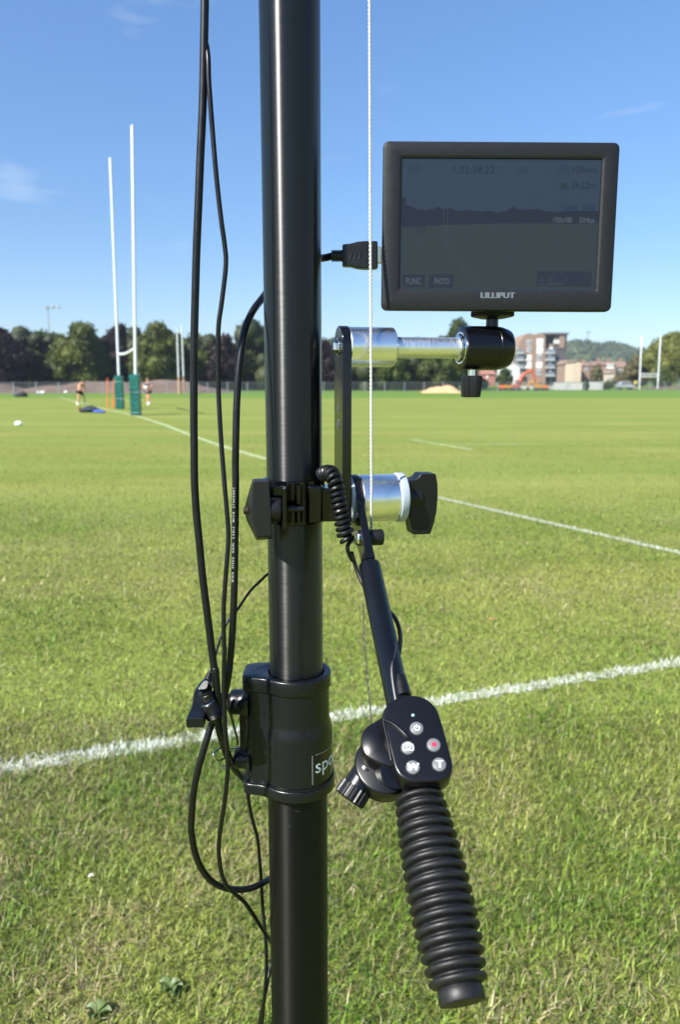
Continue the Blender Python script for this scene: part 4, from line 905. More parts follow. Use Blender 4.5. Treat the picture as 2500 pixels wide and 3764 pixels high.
lever = obj('locking_lever', G().rings(rings), M['cast'], mast, bevel=.0005, sharp=40)
obj('lever_screw', G().tube([(at(p5(520, 690), .606)), Vector((ub.x - .004, ub.y, ub.z))], .0062, 20), M['cast'], lever)
# bent spring clip through the lower boss
clip = [at(p5(866, 2126), .588), at(p5(950, 2128), .589), at(p5(1040, 2112), .593), at(p5(1110, 2078), .600), at(p5(1140, 2010), .612), at(p5(1090, 1950), .610), at(p5(940, 1942), .598), at(p5(830, 1985), .588), at(p5(740, 1970), .583), at(p5(692, 1900), .582), at(p5(715, 1825), .584), at(p5(790, 1755), .590), at(p5(930, 1718), .600), at(p5(1060, 1735), .611), at(p5(1160, 1740), .616)]
obj('spring_clip', G().tube(crv(clip, 7), .00075, 10), M['chrome'], mast)
# printed label
zl = lambda p, r=B1: oncyl(p, PX, PY, r)
def cyl_pt(a, z, r): return Vector((PX + r * math.sin(a), PY - r * math.cos(a), z))
pa = zl(c6(1300, 1120)); pb_ = zl(c6(1303, 1397)); a0 = math.atan2(pa.x - PX, PY - pa.y); zt_, zb_ = pa.z, pb_.z
g = G(); vs = []
for k in range(17):
    a = a0 + (R_(150) - a0) * k / 16; vs += [cyl_pt(a, zt_, B1 + .00012), cyl_pt(a, zb_, B1 + .00012)]
g.add(vs, [(2 * k, 2 * k + 1, 2 * k + 3, 2 * k + 2) for k in range(16)]); lab = obj('label', g, M['label'], collar)
g = G(); vs = []
for k in range(17):
    a = a0 + (R_(150) - a0) * k / 16; vs += [cyl_pt(a, zt_, B1 + .00022), cyl_pt(a, zt_ - .00022, B1 + .00022)]
g.add(vs, [(2 * k, 2 * k + 1, 2 * k + 3, 2 * k + 2) for k in range(16)])
da = .00024 / B1; g.add([cyl_pt(a0, zt_, B1 + .00022), cyl_pt(a0 + da, zt_, B1 + .00022), cyl_pt(a0 + da, zb_, B1 + .00022), cyl_pt(a0, zb_, B1 + .00022)], [(0, 1, 2, 3)])
obj('label_border', g, M['white'], lab)
vs, fs = text_geo('spor', .0185, space=1.0); vs, fs = [Vector((v.x, v.y, 0)) for v in vs], fs
bs = zl(c6(1325, 1290)); aS = math.atan2(bs.x - PX, PY - bs.y)
obj('label_text', G().add([cyl_pt(aS + v.x * .98 / B1, bs.z + v.y * .95, B1 + .00025) for v in vs], fs), M['white'], lab)

# monitor arm -------------------------------------------------------------
AL = R_(13); A_ = Vector((math.cos(AL), math.sin(AL), 0)); B_ = Vector((math.sin(AL), -math.cos(AL), 0)); Z_ = Vector((0, 0, 1))
PC = Vector((.0022, .612, 0))
zs = at((1260, 1275), .612).z; zp = at((1300, 1835), .612).z
arm = thing('monitor_arm', (PC.x, PC.y, zp), 'black and silver arm clamped to the mast and carrying the monitor', 'mounting arm')
T = .0036; Wp = .0152
ztop = at((1277, c2(0, 186)[1]), .605).z; zbot = at((1277, c2(0, 1640)[1]), .600).z
pl = [(Wp * math.cos(a), ztop - Wp + Wp * math.sin(a)) for a in [math.pi * k / 16 for k in range(17)]] + [(-Wp, zbot + .006), (-Wp + .006, zbot), (Wp - .006, zbot), (Wp, zbot + .006)]
plate = obj('upright_plate', G().prism([PC + B_ * b_ + Z_ * z - A_ * T for b_, z in pl], [PC + B_ * b_ + Z_ * z + A_ * T for b_, z in pl]), M['plate'], arm, bevel=.0006)
def on_arm(s, z): return PC + A_ * s + Z_ * z
for py in (c2(0, 790)[1], c2(0, 902)[1]):
    zh = at((1243, py), .612).z; rr = .0026 if py < 1530 else .0036
    obj('hole', G().lathe([(0, rr), (.0003, rr)], PC - A_ * (T + .0001) + Z_ * zh, -A_, 20), M['recess'], plate); obj('hole_rim', G().lathe([(0, rr + .0007), (.0001, rr + .0007), (.0002, rr)], PC - A_ * T + Z_ * zh, -A_, 20, cap=(False, False)), M['chrome'], plate)  # dark discs paint the shade inside the plate's holes
obj('washer', G().lathe([(0, .0068), (.0010, .0068)], on_arm(-T, zs), -A_, 28), M['chrome'], arm, bevel=.0002)
obj('hex_bolt', G().lathe([(.0010, .0054), (.0044, .0054), (.0050, .0048)], on_arm(-T, zs), -A_, 6), M['chrome'], arm, bevel=.0003, sharp=20)
obj('spacer', G().lathe([(T, .0150), (T + .0006, .0155), (.0400, .0155), (.0412, .0145)], on_arm(0, zs), A_, 64), M['alu'], arm)
obj('rod', G().lathe([(.0405, .0083), (.1005, .0083)], on_arm(0, zs), A_, 48), M['alu2'], arm)
obj('rod_collar', G().lathe([(.0955, .0096), (.0962, .0105), (.0990, .0105)], on_arm(0, zs), A_, 48), M['chrome'], arm)
bh = obj('ball_head', G().lathe([(.0986, .0118), (.0986, .0168), (.0992, .0176), (.1265, .0178), (.1269, .0173), (.1274, .0173), (.1278, .0177), (.133, .0172), (.1385, .0155), (.1402, .0146), (.1412, .0125)], on_arm(0, zs), A_, 64), M['satin'], arm, sharp=45)
obj('face_ring', G().lathe([(.0979, .0116), (.0979, .0128), (.0988, .0132)], on_arm(0, zs), A_, 48, cap=(False, False)), M['chrome'], bh)
kx = on_arm(.1088, 0); zk0, zk1 = at((1735, 1381), kx.y).z, at((1735, 1460), kx.y).z
obj('stud', G().lathe([(0, .0030), (.02, .0030)], (kx.x, kx.y, zk0 - .002), (0, 0, 1), 20), M['chrome'], bh)
flt = lambda k, i: (1 if k % 2 else .945) if (k % 60) not in range(20, 32) else .90
obj('locking_knob', G().lathe([(0, .0070), (.0006, .0080), (zk0 - zk1 - .002, .0092), (zk0 - zk1 - .0006, .0090), (zk0 - zk1, .0076)], (kx.x, kx.y, zk1), (0, 0, 1), 60, flt), M['knob'], bh, sharp=15)
sx_ = on_arm(.1265, 0); zd0 = at((1819, 1172), .645).z; zd1 = at((1819, 1136), .628).z
obj('ball_stem', G().lathe([(zs + .012, .0052), (zs + .0235, .0050), (zs + .0242, .0034), (zd0 + .002, .0034)], (sx_.x, sx_.y + .004, 0), (0, 0, 1), 24), M['satin'], bh)
fl2 = lambda k, i: (1 if k % 2 else .965) if 1 <= i <= 3 else 1
obj('platform_wheel', G().lathe([(zd0, .0100), (zd0 + .0016, .0168), (zd0 + .0022, .0176), (zd1 - .0008, .0176), (zd1, .0166)], (sx_.x, sx_.y + .004, 0), (0, 0, 1), 120, fl2), M['knob'], bh, sharp=15)
# pivot joint with two white washers and a T knob
oz = lambda s: on_arm(s, zp)
obj('nylon_washer', G().lathe([(T + .0003, .0193), (T + .0008, .0197), (.0062, .0197), (.0066, .0193)], oz(0), A_, 64), M['nylon'], arm)
obj('pivot_barrel', G().lathe([(.0132, .0188), (.0138, .0194), (.0440, .0194), (.0446, .0190)], oz(0), A_, 80), M['alu'], arm)
obj('nylon_washer', G().lathe([(.0448, .0196), (.0454, .0204), (.0496, .0204), (.0512, .0198), (.0514, .0192)], oz(0), A_, 64), M['nylon'], arm)
tk = obj('pivot_knob', G().lathe([(.0514, .0106), (.0650, .0104)], oz(0), A_, 32), M['knob'], arm)
wing = [c2(667, 1310), c2(720, 1306), c2(758, 1288), c2(782, 1258), c2(890, 1258), c2(903, 1330), c2(905, 1420), c2(896, 1530), c2(876, 1620), c2(850, 1694), c2(722, 1697), c2(712, 1640), c2(698, 1540), c2(716, 1440), c2(700, 1360)]
po = oz(.06)
wf, wbk = [onplane(p, po + B_ * .0085, B_) for p in wing], []
wbk = [p - B_ * .017 for p in wf]
obj('wing', G().prism(wf, wbk), M['knob'], tk, bevel=.0011)
# split ring round the mast, with its ears, bolt and T knob
zr1, zr0 = at((1090, 1772), PY - .0275).z, at((1090, 1936), PY - .0275).z
ring = obj('mast_clamp', G().lathe([(zr0, RU + .0003), (zr0, .0248), (zr0 + .0005, .0254), (zr1 - .0005, .0254), (zr1, .0248), (zr1, RU + .0003)], axis, (0, 0, 1), 80, cap=(False, False)), M['gloss'], arm)
link_c = Vector(((PX + .02 + PC.x) / 2, .613, (at((1200, 1795), .60).z + at((1200, 1918), .60).z) / 2))
obj('link_block', G().box(link_c, ((PC.x - T - PX - .02) / 2, .013, abs(at((1200, 1795), .60).z - at((1200, 1918), .60).z) / 2)), M['gloss'], arm, bevel=.0012)
ze0, ze1 = at((1040, c5(0, 772)[1]), .575).z, at((1040, c5(0, 376)[1]), .575).z
xe = at(c5(1040, 580), .578).x
obj('ear', G().box((xe, .584, (ze0 + ze1) / 2), (.0017, .0125, (ze1 - ze0) / 2)), M['gloss'], ring, bevel=.0009)
xe1 = at(c5(930, 400), .583).x
obj('ear', G().box((xe1, .592, ze1 - .006), (.0095, .006, .0058)), M['gloss'], ring, bevel=.0009)
xr = at(c5(1165, 580), .582).x
obj('hinge_roll', G().lathe([(ze0 + .003, .0030), (ze0 + .0165, .0032)], (xr, .5875, 0), (0, 0, 1), 20), M['gloss'], ring); obj('hinge_roll', G().lathe([(ze1 - .0165, .0032), (ze1, .0034)], (xr, .5875, 0), (0, 0, 1), 20), M['gloss'], ring)
xq = at(c5(1330, 580), .60).x
obj('ring_pad', G().box((xq, .603, (ze0 + ze1) / 2), (.006, .0085, (ze1 - ze0) / 2 - .001)), M['gloss'], ring, bevel=.002)
kz = at(c5(940, 580), .581).z; x0k = at(c5(890, 580), .581).x
obj('clamp_bolt', G().tube([(x0k, .5805, kz), (at(c5(1225, 570), .5805).x, .5805, kz + .0005)], .0023, 16), M['satin'], ring)
kn = obj('clamp_knob', G().lathe([(0, .0096), (.0085, .0096), (.0105, .0088)], (x0k - .001, .5805, kz), (1, 0, 0), 32), M['knob'], ring)
wf = [c5(735, 304), c5(888, 308), c5(905, 560), c5(917, 838), c5(770, 850), c5(728, 700), c5(716, 590), c5(720, 440)]
wb = [c5(728, 286), c5(888, 280), c5(905, 560), c5(916, 866), c5(764, 880), c5(668, 690), c5(640, 592), c5(672, 470)]
obj('wing', G().prism([at(p, .5705) for p in wf], [at(p, .5900) for p in wb]), M['knob'], kn, bevel=.0010)
tb = at(c5(700, 590), .582); obj('thread', G().lathe([(k * .0006, .0030 if k % 2 else .0025) for k in range(14)], (at(c5(642, 592), .582).x, .5815, tb.z), (1, 0, 0), 16), M['rust'], kn, sharp=10)

# monitor -------------------------------------------------------------------
mo = at((1843, 830), .620); mn = Vector((0, -.99949, .0319)); ma = Vector((1, 0, 0)); mu = Vector((0, .0319, .99949))
cor = [onplane(p, mo, mn) for p in ((1412.5, 517.3), (2285.7, 521.2), (2247.4, 1143.3), (1399.5, 1141.1))]
mc = sum(cor, Vector()) / 4; MW = ((cor[1] - cor[0]).length + (cor[2] - cor[3]).length) / 2; MH = ((cor[0] - cor[3]).length + (cor[1] - cor[2]).length) / 2
roll = R_(-.35); ma2 = ma * math.cos(roll) + mu * math.sin(roll); mu2 = mu * math.cos(roll) - ma * math.sin(roll)
mon = thing('field_monitor', mc - mu2 * MH / 2 - mn * .010, 'flat dark grey field monitor with a dim screen showing the pitch', 'monitor')
lp = lambda x, y, d=0: mc + ma2 * x + mu2 * y + mn * d
scr = [onplane(c1(*p), mc, mn) for p in ((430, 170), (1397, 172), (1360, 805), (418, 800))]
sc_ = sum(scr, Vector()) / 4; SW = (scr[1] - scr[0]).length * .5 + (scr[2] - scr[3]).length * .5; SH = (scr[0] - scr[3]).length * .5 + (scr[1] - scr[2]).length * .5
ox, oy = (sc_ - mc).dot(ma2), (sc_ - mc).dot(mu2)
rr = lambda w, h, r, d, x=0, y=0: [lp(px + x, py + y, d) for px, py in round_rect(w, h, r)]
body = obj('housing', G().rings([rr(MW - .012, MH - .012, .004, -.0205), rr(MW - .003, MH - .003, .005, -.0185), rr(MW - .0006, MH - .0006, .005, -.006), rr(MW, MH, .0045, -.0052), rr(MW, MH, .0045, -.0016), rr(MW - .0014, MH - .0014, .0042, -.0004), rr(MW - .0032, MH - .0032, .0038, 0),
     rr(SW + .0040, SH + .0040, .0024, 0, ox, oy), rr(SW + .0034, SH + .0034, .0022, -.0001, ox, oy), rr(SW + .0006, SH + .0006, .0012, -.0007, ox, oy), rr(SW, SH, .001, -.0011, ox, oy), rr(SW - .0006, SH - .0006, .001, -.0026, ox, oy)], True, False), M['bezel'], mon, sharp=25)
lcd = obj('screen', G().add([lp(x + ox, y + oy, -.0022) for x, y in ((-SW / 2, -SH / 2), (SW / 2, -SH / 2), (SW / 2, SH / 2), (-SW / 2, SH / 2))], [(0, 1, 2, 3)]), screen_mat('screen_sky', (54, 69, 88)), mon, smooth=False)
SP = lambda x, y, d=.0001: onplane(c1(x, y), mc - mn * (.0022 - d), mn)
def flatpoly(name, pts, m, d=.0001): return obj(name, G().add([SP(x, y, d) for x, y in pts], [tuple(range(len(pts)))]), m, lcd, smooth=False)
ms_low, ms_field, ms_tree, ms_text, ms_dim, ms_box, ms_pale = [screen_mat(n, c_) for n, c_ in (('screen_low_sky', (58, 71, 89)), ('screen_field', (54, 66, 71)), ('screen_trees', (42, 51, 66)), ('screen_print', (92, 104, 112)), ('screen_dark_print', (40, 51, 71)), ('screen_box', (45, 54, 68)), ('screen_faint', (71, 84, 90)))]
ms_green = screen_mat('screen_green', (46, 63, 72))
tl = [(428, 505), (428, 362), (440, 358), (452, 372), (444, 392), (470, 402), (490, 410), (500, 418), (520, 416), (545, 424), (560, 412), (572, 420), (590, 408), (610, 406), (630, 416), (665, 412), (690, 422), (720, 424), (740, 420), (760, 424), (790, 424), (818, 430), (830, 424), (860, 426), (890, 432), (930, 424), (968, 404), (982, 416), (1010, 420), (1080, 416), (1130, 426), (1180, 430), (1290, 424), (1389, 426), (1386, 488), (960, 488), (760, 492), (640, 494), (520, 502)]
flatpoly('picture_trees', tl, ms_tree, .00010)
flatpoly('picture_field', [(427, 503), (520, 500), (640, 492), (760, 490), (960, 486), (1386, 486), (1361, 801), (420, 798)], ms_field, .00014)
def sline(name, pts, w, m, d=.0002):
    g = G()
    for a, b_ in zip(pts[:-1], pts[1:]):
        pa_, pb2 = SP(*a, d), SP(*b_, d); dd = (pb2 - pa_).normalized(); s = mn.cross(dd) * w / 2; g.add([pa_ - s, pa_ + s, pb2 + s, pb2 - s], [(0, 1, 2, 3)])
    return obj(name, g, m, lcd, smooth=False)
sline('picture_goal', [(629, 410), (632, 596)], .00020, ms_pale); sline('picture_goal', [(648, 410), (648, 600)], .00022, ms_pale); sline('picture_crossbar', [(630, 512), (647, 518)], .0002, ms_pale)
sline('picture_goal', [(694, 420), (694, 485)], .00012, ms_low); sline('picture_line', [(648, 602), (804, 798)], .00025, ms_pale); sline('picture_line', [(760, 490), (960, 487)], .0002, ms_pale)
for x, y, t, s, m_, emb in ((447, 777, 'FUNC', 42, ms_text, 0), (583, 777, 'PHOTO', 40, ms_text, 0), (471, 230, 'AUTO', 24, ms_dim, 0), (667, 243, '1:35:38:22', 49, ms_dim, 1), (1240, 243, '108min', 45, ms_dim, 1), (1242, 318, '2h22m', 46, ms_dim, 1), (1200, 316, 'A', 30, ms_dim, 1), (1202, 429, '50.00P', 37, ms_dim, 1), (1307, 428, 'MP4', 34, ms_dim, 1), (1152, 480, '1920x1080', 34, ms_text, 0), (1280, 482, '35Mbps', 34, ms_text, 0), (493, 534, 'I.AF', 36, ms_dim, 1), (1090, 762, 'CH1', 15, ms_pale, 0), (1090, 783, 'CH2', 15, ms_pale, 0)):
    k = (SP(x + 100, y) - SP(x, y)).length / 100
    vs, fs = text_geo(t, s * k * 1.02); wd = max(v.x for v in vs) or 1
    want = {'FUNC': 73, 'PHOTO': 73, 'AUTO': 40, '1:35:38:22': 206, '108min': 126, '2h22m': 120, 'A': 20, '50.00P': 66, 'MP4': 44, '1920x1080': 96, '35Mbps': 76, 'I.AF': 47}.get(t)
    sx = want * k / wd if want else .8
    obj('screen_text', G().add([SP(x, y, .0003) + ma2 * v.x * sx + mu2 * v.y for v in vs], fs), m_, lcd, smooth=False)
def sbox(x0, y0, x1, y1, m_, w=.00022, d=.0003): sline('screen_frame', [(x0, y0), (x1, y0), (x1, y1), (x0, y1), (x0, y0)], w, m_, d)
flatpoly('screen_button', [(432, 730), (540, 731), (538, 793), (430, 792)], ms_box, .0002); flatpoly('screen_button', [(560, 728), (678, 729), (676, 795), (558, 794)], ms_box, .0002)
flatpoly('level_meter', [(1078, 714), (1342, 716), (1340, 789), (1076, 787)], ms_box, .0002)
flatpoly('screen_badge', [(1192, 292), (1228, 292), (1228, 322), (1190, 322)], ms_green, .0002)
for b4 in ((889, 212, 920, 243), (1197, 396, 1270, 434), (1302, 395, 1355, 432), (488, 503, 543, 541), (464, 203, 520, 237), (1178, 212, 1232, 246)): sbox(*b4, ms_dim)
for i, x in enumerate(range(1188, 1226, 10)): sline('battery_bar', [(x, 238), (x + 7, 220)], .0004, ms_dim, .0003)
sline('stabiliser_icon', [(998, 216), (990, 228), (998, 242)], .0003, ms_dim); sline('stabiliser_icon', [(1024, 216), (1032, 228), (1024, 242)], .0003, ms_dim); sbox(1003, 214, 1019, 243, ms_dim, .0005)
for x0, x1, y0, y1 in ((446, 454, 506, 512), (466, 472, 506, 512), (446, 454, 532, 537), (466, 472, 532, 537), (452, 468, 518, 520)): sline('focus_icon', [(x0, y0), (x1, y0)], .0003, ms_dim)
for i in range(3): sline('level_bar', [(1135 + i * 9, 746), (1134 + i * 9, 762)], .0004, ms_pale, .0003)
for i in range(9): sline('level_bar', [(1134 + i * 8.5, 768), (1133 + i * 8.5, 783)], .0004, ms_pale, .0003)
sline('level_bar', [(1222, 746), (1221, 762)], .0004, ms_pale, .0003)
for x in (1137, 1163, 1196, 1241, 1286, 1325): sline('level_mark', [(x - 4, 730), (x + 4, 730)], .0005, ms_low, .0003)
k = (SP(900, 830) - SP(800, 830)).length / 100
vs, fs = text_geo('LILLIPUT', 38 * k); wd = max(v.x for v in vs); vs, fs = bold(vs, fs, .0004); vs, fs = bold(vs, fs, .0004)
br = onplane(c1(803, 843), mc, mn); obj('brand_lettering', G().add([br + ma2 * (v.x * 164 * k / wd) + mu2 * v.y * 1.0 + mn * (.00012 + v.z) for v in vs], fs), M['brand'], mon, smooth=False)

# ------------------------------------------------------------------ cables
def cable(name, pts, r, label, seg=14, per=8, sm=2, m='cable', par=None):
    path = smoothed(crv([at(p, y) for p, y in pts], per), sm)
    o = thing(name, path[len(path) // 2], label, 'cable', None); obj('lead', G().tube(path, r, seg), M[m], o); return o, path
def text_on_path(txt, size, path, r, s0, m, par, face, flip=1, space=1.25):
    """lettering along a lead, wrapped on the side that faces direction `face`"""
    acc = [0]
    for a, b_ in zip(path[:-1], path[1:]): acc.append(acc[-1] + (b_ - a).length)
    vs, fs = text_geo(txt, size, space=space); h = size * .36; out = []
    for v in vs:
        s = s0 + v.x; i = min(max(int(np.searchsorted(acc, s)) - 1, 0), len(path) - 2); f = (s - acc[i]) / max(1e-9, acc[i + 1] - acc[i]); p = path[i].lerp(path[i + 1], f)
        j0, j1 = max(0, i - 2), min(len(path) - 1, i + 3)
        t = (path[j1] - path[j0]).normalized(); n = (face - t * face.dot(t)).normalized(); sd = n.cross(t) * flip
        a = (v.y - h) / r; out.append(p + (n * math.cos(a) + sd * math.sin(a)) * (r + .00012))
    return obj('lettering', G().add(out, fs), M[m], par, smooth=False)
CA = [(ct(270, -60), .590), (ct(268, 0), .590), (ct(258, 545), .590), (ct(248, 1000), .590), (ct(225, 1500), .590), (ct(205, 2000), .590), (ct(190, 2352), .590), ((719, 1020), .590), ((713, 1275), .590), ((712, 1530), .589), (c5(165, 0), .588), (c5(168, 300), .587), (c5(185, 600), .586), (c5(215, 900), .585), (c5(243, 1200), .584), (c5(280, 1500), .583), (c5(318, 1800), .582), (c5(355, 2090), .580), (c6(370, 300), .579), (c6(385, 500), .579), (c6(398, 640), .580), (p5(800, 1120), .582), (p5(800, 1300), .586), (p5(880, 1600), .592), (p5(980, 1900), .604), (p5(1120, 2150), .622), (p5(1300, 2330), .640), (p5(1480, 2420), .652)]
ca, pA = cable('video_cable', CA, .0030, 'thickest hanging black cable, leftmost of the cables beside the mast')
text_on_path('HDMI  CABLE  WITH  ETHERNET', .0021, pA, .0030, .205, 'dimprint', ca, Vector((.85, -.55, 0)), 1, 1.5)
CB = [(ct(285, 430), .592), (ct(300, 560), .588), (ct(305, 750), .587), (ct(322, 1000), .587), (ct(345, 1300), .588), (ct(370, 1600), .588), (ct(400, 1900), .589), (ct(430, 2150), .589), (ct(458, 2352), .590), ((830, 975), .590), ((814, 1116), .590), ((802, 1212), .590), ((802, 1403), .590), ((807, 1530), .588), (c5(430, 0), .586), (c5(446, 200), .584), (c5(462, 400), .582), (c5(488, 700), .580), (c5(494, 830), .579), (c5(490, 950), .578), (c5(470, 1200), .576), (c5(450, 1500), .574), (c5(449, 1750), .572), (c5(458, 1960), .571), (c6(455, 120), .570), (c6(452, 300), .570), (c6(450, 500), .569), (c6(456, 680), .569), (c6(462, 850), .569), (c6(480, 1030), .570), (c6(488, 1200), .572), (c6(476, 1400), .574), (c6(450, 1610), .577), (c7(440, 250), .580), (c7(408, 460), .584), (c7(402, 630), .587), (c7(428, 810), .590), (c7(480, 930), .594), (c7(560, 1010), .600), (c7(650, 1090), .608), (c7(740, 1220), .618), (c7(830, 1360), .634), (c7(895, 1450), .650), (c7(950, 1570), .660), (c7(905, 1690), .655), (c7(870, 1850), .645), (c7(822, 2100), .640), (c7(795, 2258), .640), (c7(780, 2400), .640)]
cb_, pB = cable('camera_cable', CB, .00185, 'thinner black cable that hangs to the right of the thickest one')
plug_c = at(c1(225, 640), .635)
CC = [(c1(100, 640), .636), (c1(60, 650), .640), (c1(20, 655), .652), ((1120, 960), .668), ((1030, 1010), .664), ((985, 1068), .654), ((965, 1095), .645), ((925, 1150), .628), ((896, 1228), .618), ((878, 1355), .612), ((870, 1483), .608), ((867, 1594), .605), (c5(562, 150), .604), (c5(564, 300), .603), (c5(562, 600), .602), (c5(558, 900), .601), (c5(554, 1200), .600), (c5(545, 1500), .598), (c5(530, 1800), .596), (c5(508, 2060), .594), (c6(500, 300), .592), (c6(470, 480), .592), (c6(420, 640), .592), (c6(335, 810), .590), (c6(290, 950), .587), (c6(230, 1150), .584), (c6(180, 1350), .584), (c6(150, 1550), .586), (c6(135, 1829), .592), (c7(140, 420), .595), (c7(165, 580), .598), (c7(222, 740), .602), (c7(315, 870), .607), (c7(430, 940), .613), (c7(560, 967), .620), (c7(680, 960), .626), (c7(790, 922), .633), (c7(885, 868), .645), (c7(990, 800), .662), (c7(1090, 740), .672)]
cc, pC = cable('video_cable', CC, .0029, 'black cable with white lettering that loops below the collar behind the mast')
acc = [0]
for a, b_ in zip(pC[:-1], pC[1:]): acc.append(acc[-1] + (b_ - a).length)
rev = pC[::-1]; tot = acc[-1]
def path_s(path, target):
    best = min(range(len(path)), key=lambda i: (path[i] - target).length); s = 0
    for a, b_ in zip(path[:best], path[1:best + 1]): s += (b_ - a).length
    return s
sH = path_s(rev, at(c5(552, 1262), .600)); sE = path_s(rev, at(c5(564, 372), .603))
vs, fs = text_geo('HIGH  SPEED  HDMI  CABLE  WITH  ETHERNET', .0023, space=1.5); wtxt = max(v.x for v in vs)
text_on_path('HIGH  SPEED  HDMI  CABLE  WITH  ETHERNET', .0023 * (sE - sH) / wtxt, rev, .0029, sH, 'print', cc, Vector((-.40, -.92, 0)), 1, 1.5)
# its plug at the monitor
hz = lambda x, y: onplane(c1(x, y), Vector((0, .632, 0)), Vector((0, 1, 0)))
pf = [(142, 590), (180, 586), (215, 577), (250, 574), (310, 574), (312, 703), (250, 705), (215, 702), (180, 693), (142, 692)]
pg = obj('plug', G().prism([hz(*p) + Vector((0, -.005, 0)) for p in pf], [hz(*p) + Vector((0, .006, 0)) for p in pf]), M['plastic'], cc, bevel=.0010)
for i, x in enumerate((176, 198, 220)):
    obj('grip_ridge', G().tube([hz(x, 612) + Vector((0, -.0052, 0)), hz(x + 10, 635) + Vector((0, -.0052, 0)), hz(x, 660) + Vector((0, -.0052, 0))], .0005, 6), M['plastic'], pg)
a, bb = hz(308, 598), hz(336, 678); obj('connector_shell', G().box(((a.x + bb.x) / 2, .632, (a.z + bb.z) / 2), ((bb.x - a.x) / 2, .0028, (a.z - bb.z) / 2)), M['gold'], cc, bevel=.0006)
for i in range(5): obj('strain_relief', G().lathe([(0, .0046), (.0014, .0046)], hz(91 + i * 11, 641), (1, 0, 0), 20), M['plastic'], cc, bevel=.0003)
obj('strain_core', G().lathe([(0, .0037), (.013, .0040)], hz(90, 641), (1, 0, 0), 20), M['plastic'], cc)
# thin lead with the right-angled jack plug
CD = [((1040, 2080), .640), (c5(930, 1170), .630), (c5(875, 1200), .624), (c5(780, 1290), .616), (c5(700, 1370), .611), (c5(590, 1530), .608), (c5(500, 1640), .606), (c5(440, 1760), .602), (c5(400, 1870), .596), (c5(375, 1960), .590), (c6(338, 240), .583), (p5(610, 220), .579)]
cdj, pD = cable('remote_lead', CD, .00115, 'thin black lead curving left from behind the mast to a small plug', seg=10)
J0, J1, J2, J3 = at(p5(612, 215), .5785), at(p5(500, 400), .574), at(p5(470, 530), .572), at(p5(590, 760), .572)
for i in range(4):
    f = i / 3; c_ = at(p5(622, 190), .5785).lerp(at(p5(590, 320), .577), f); obj('strain_relief', G().lathe([(-.0007, .0022 + .0012 * f), (.0007, .0022 + .0012 * f)], c_, (J1 - J0), 14), M['plastic'], cdj, bevel=.0003)
sh = [p5(500, 345), p5(590, 350), p5(570, 470), p5(535, 520), p5(380, 530), p5(385, 500)]
jn = Vector((-.1, -.80, .6)).normalized(); jo = at(p5(490, 430), .5725)
jf = [onplane(p, jo, jn) for p in fillet([Vector((*p, 0)) for p in sh], 22, 3)]
pgj = obj('plug', G().prism(jf, [p - jn * .0085 + Vector((.0012, 0, -.0016)) for p in jf]), M['plastic'], cdj, bevel=.0006)
dj = (at(p5(740, 1080), .575) - at(p5(500, 560), .5745)).normalized()
q0 = at(p5(520, 560), .5760)
obj('plug_neck', G().lathe([(0, .0058), (.0012, .0058), (.0016, .0052), (.0024, .0052), (.0028, .0056), (.0090, .0050)], q0, dj, 24), M['plastic'], pgj)
# the socket it goes into and that socket's own lead
CE = [(p5(800, 1240), .5745), (p5(860, 1420), .5755), (p5(930, 1600), .580), (p5(1000, 1800), .592), (p5(1090, 2020), .608), (p5(1200, 2230), .626), (c7(672, -30), .640), (c7(682, 60), .642), (c7(702, 190), .643), (c7(740, 350), .644), (c7(775, 480), .645), (c7(795, 680), .646), (c7(806, 830), .647), (c7(815, 980), .647), (c7(825, 1150), .645), (c7(840, 1310), .640), (c7(855, 1500), .634), (c7(860, 1700), .630), (c7(850, 1900), .628), (c7(833, 2080), .628), (c7(815, 2258), .630), (c7(800, 2400), .630)]
ce, pE = cable('extension_lead', CE, .00165, 'black lead from the small inline socket running down beside the mast')
e0 = at(p5(585, 790), .5745); e1 = at(p5(790, 1210), .5745); de = (e1 - e0).normalized(); eL = (e1 - e0).length
obj('socket', G().lathe([(0, .0060), (.0008, .0066), (eL * .42, .0068), (eL * .46, .0070)] + [(eL * (.46 + .03 * k), .0072 if k % 2 else .0066) for k in range(1, 9)] + [(eL * .74, .0062), (eL * .9, .0042), (eL, .0030)], e0, de, 28), M['plastic'], ce, sharp=25)
obj('socket_mouth', G().lathe([(-.0003, .0050), (-.0003, .0059), (.0006, .0061)], e0, de, 28, cap=(False, False)), M['chrome'], ce)
for i in range(5): obj('strain_relief', G().lathe([(-.0006, .0030), (.0006, .0030)], e1.lerp(at(p5(862, 1400), .5755), i / 5 + .08), (pE[10] - pE[0]), 14), M['plastic'], ce, bevel=.0002)
tagw = [at(p5(962, 640), .600), at(p5(968, 780), .600), at(p5(985, 900), .600), at(p5(1015, 970), .603), at(p5(1060, 1080), .606), at(p5(1120, 1300), .610), at(p5(1175, 1520), .614), at(p5(1190, 1660), .617)]
o = thing('steel_wire', tagw[3], 'thin grey wire running down between the two bosses of the collar', 'wire'); obj('strand', G().tube(crv(tagw, 6), .0011, 10), M['wire'], o)

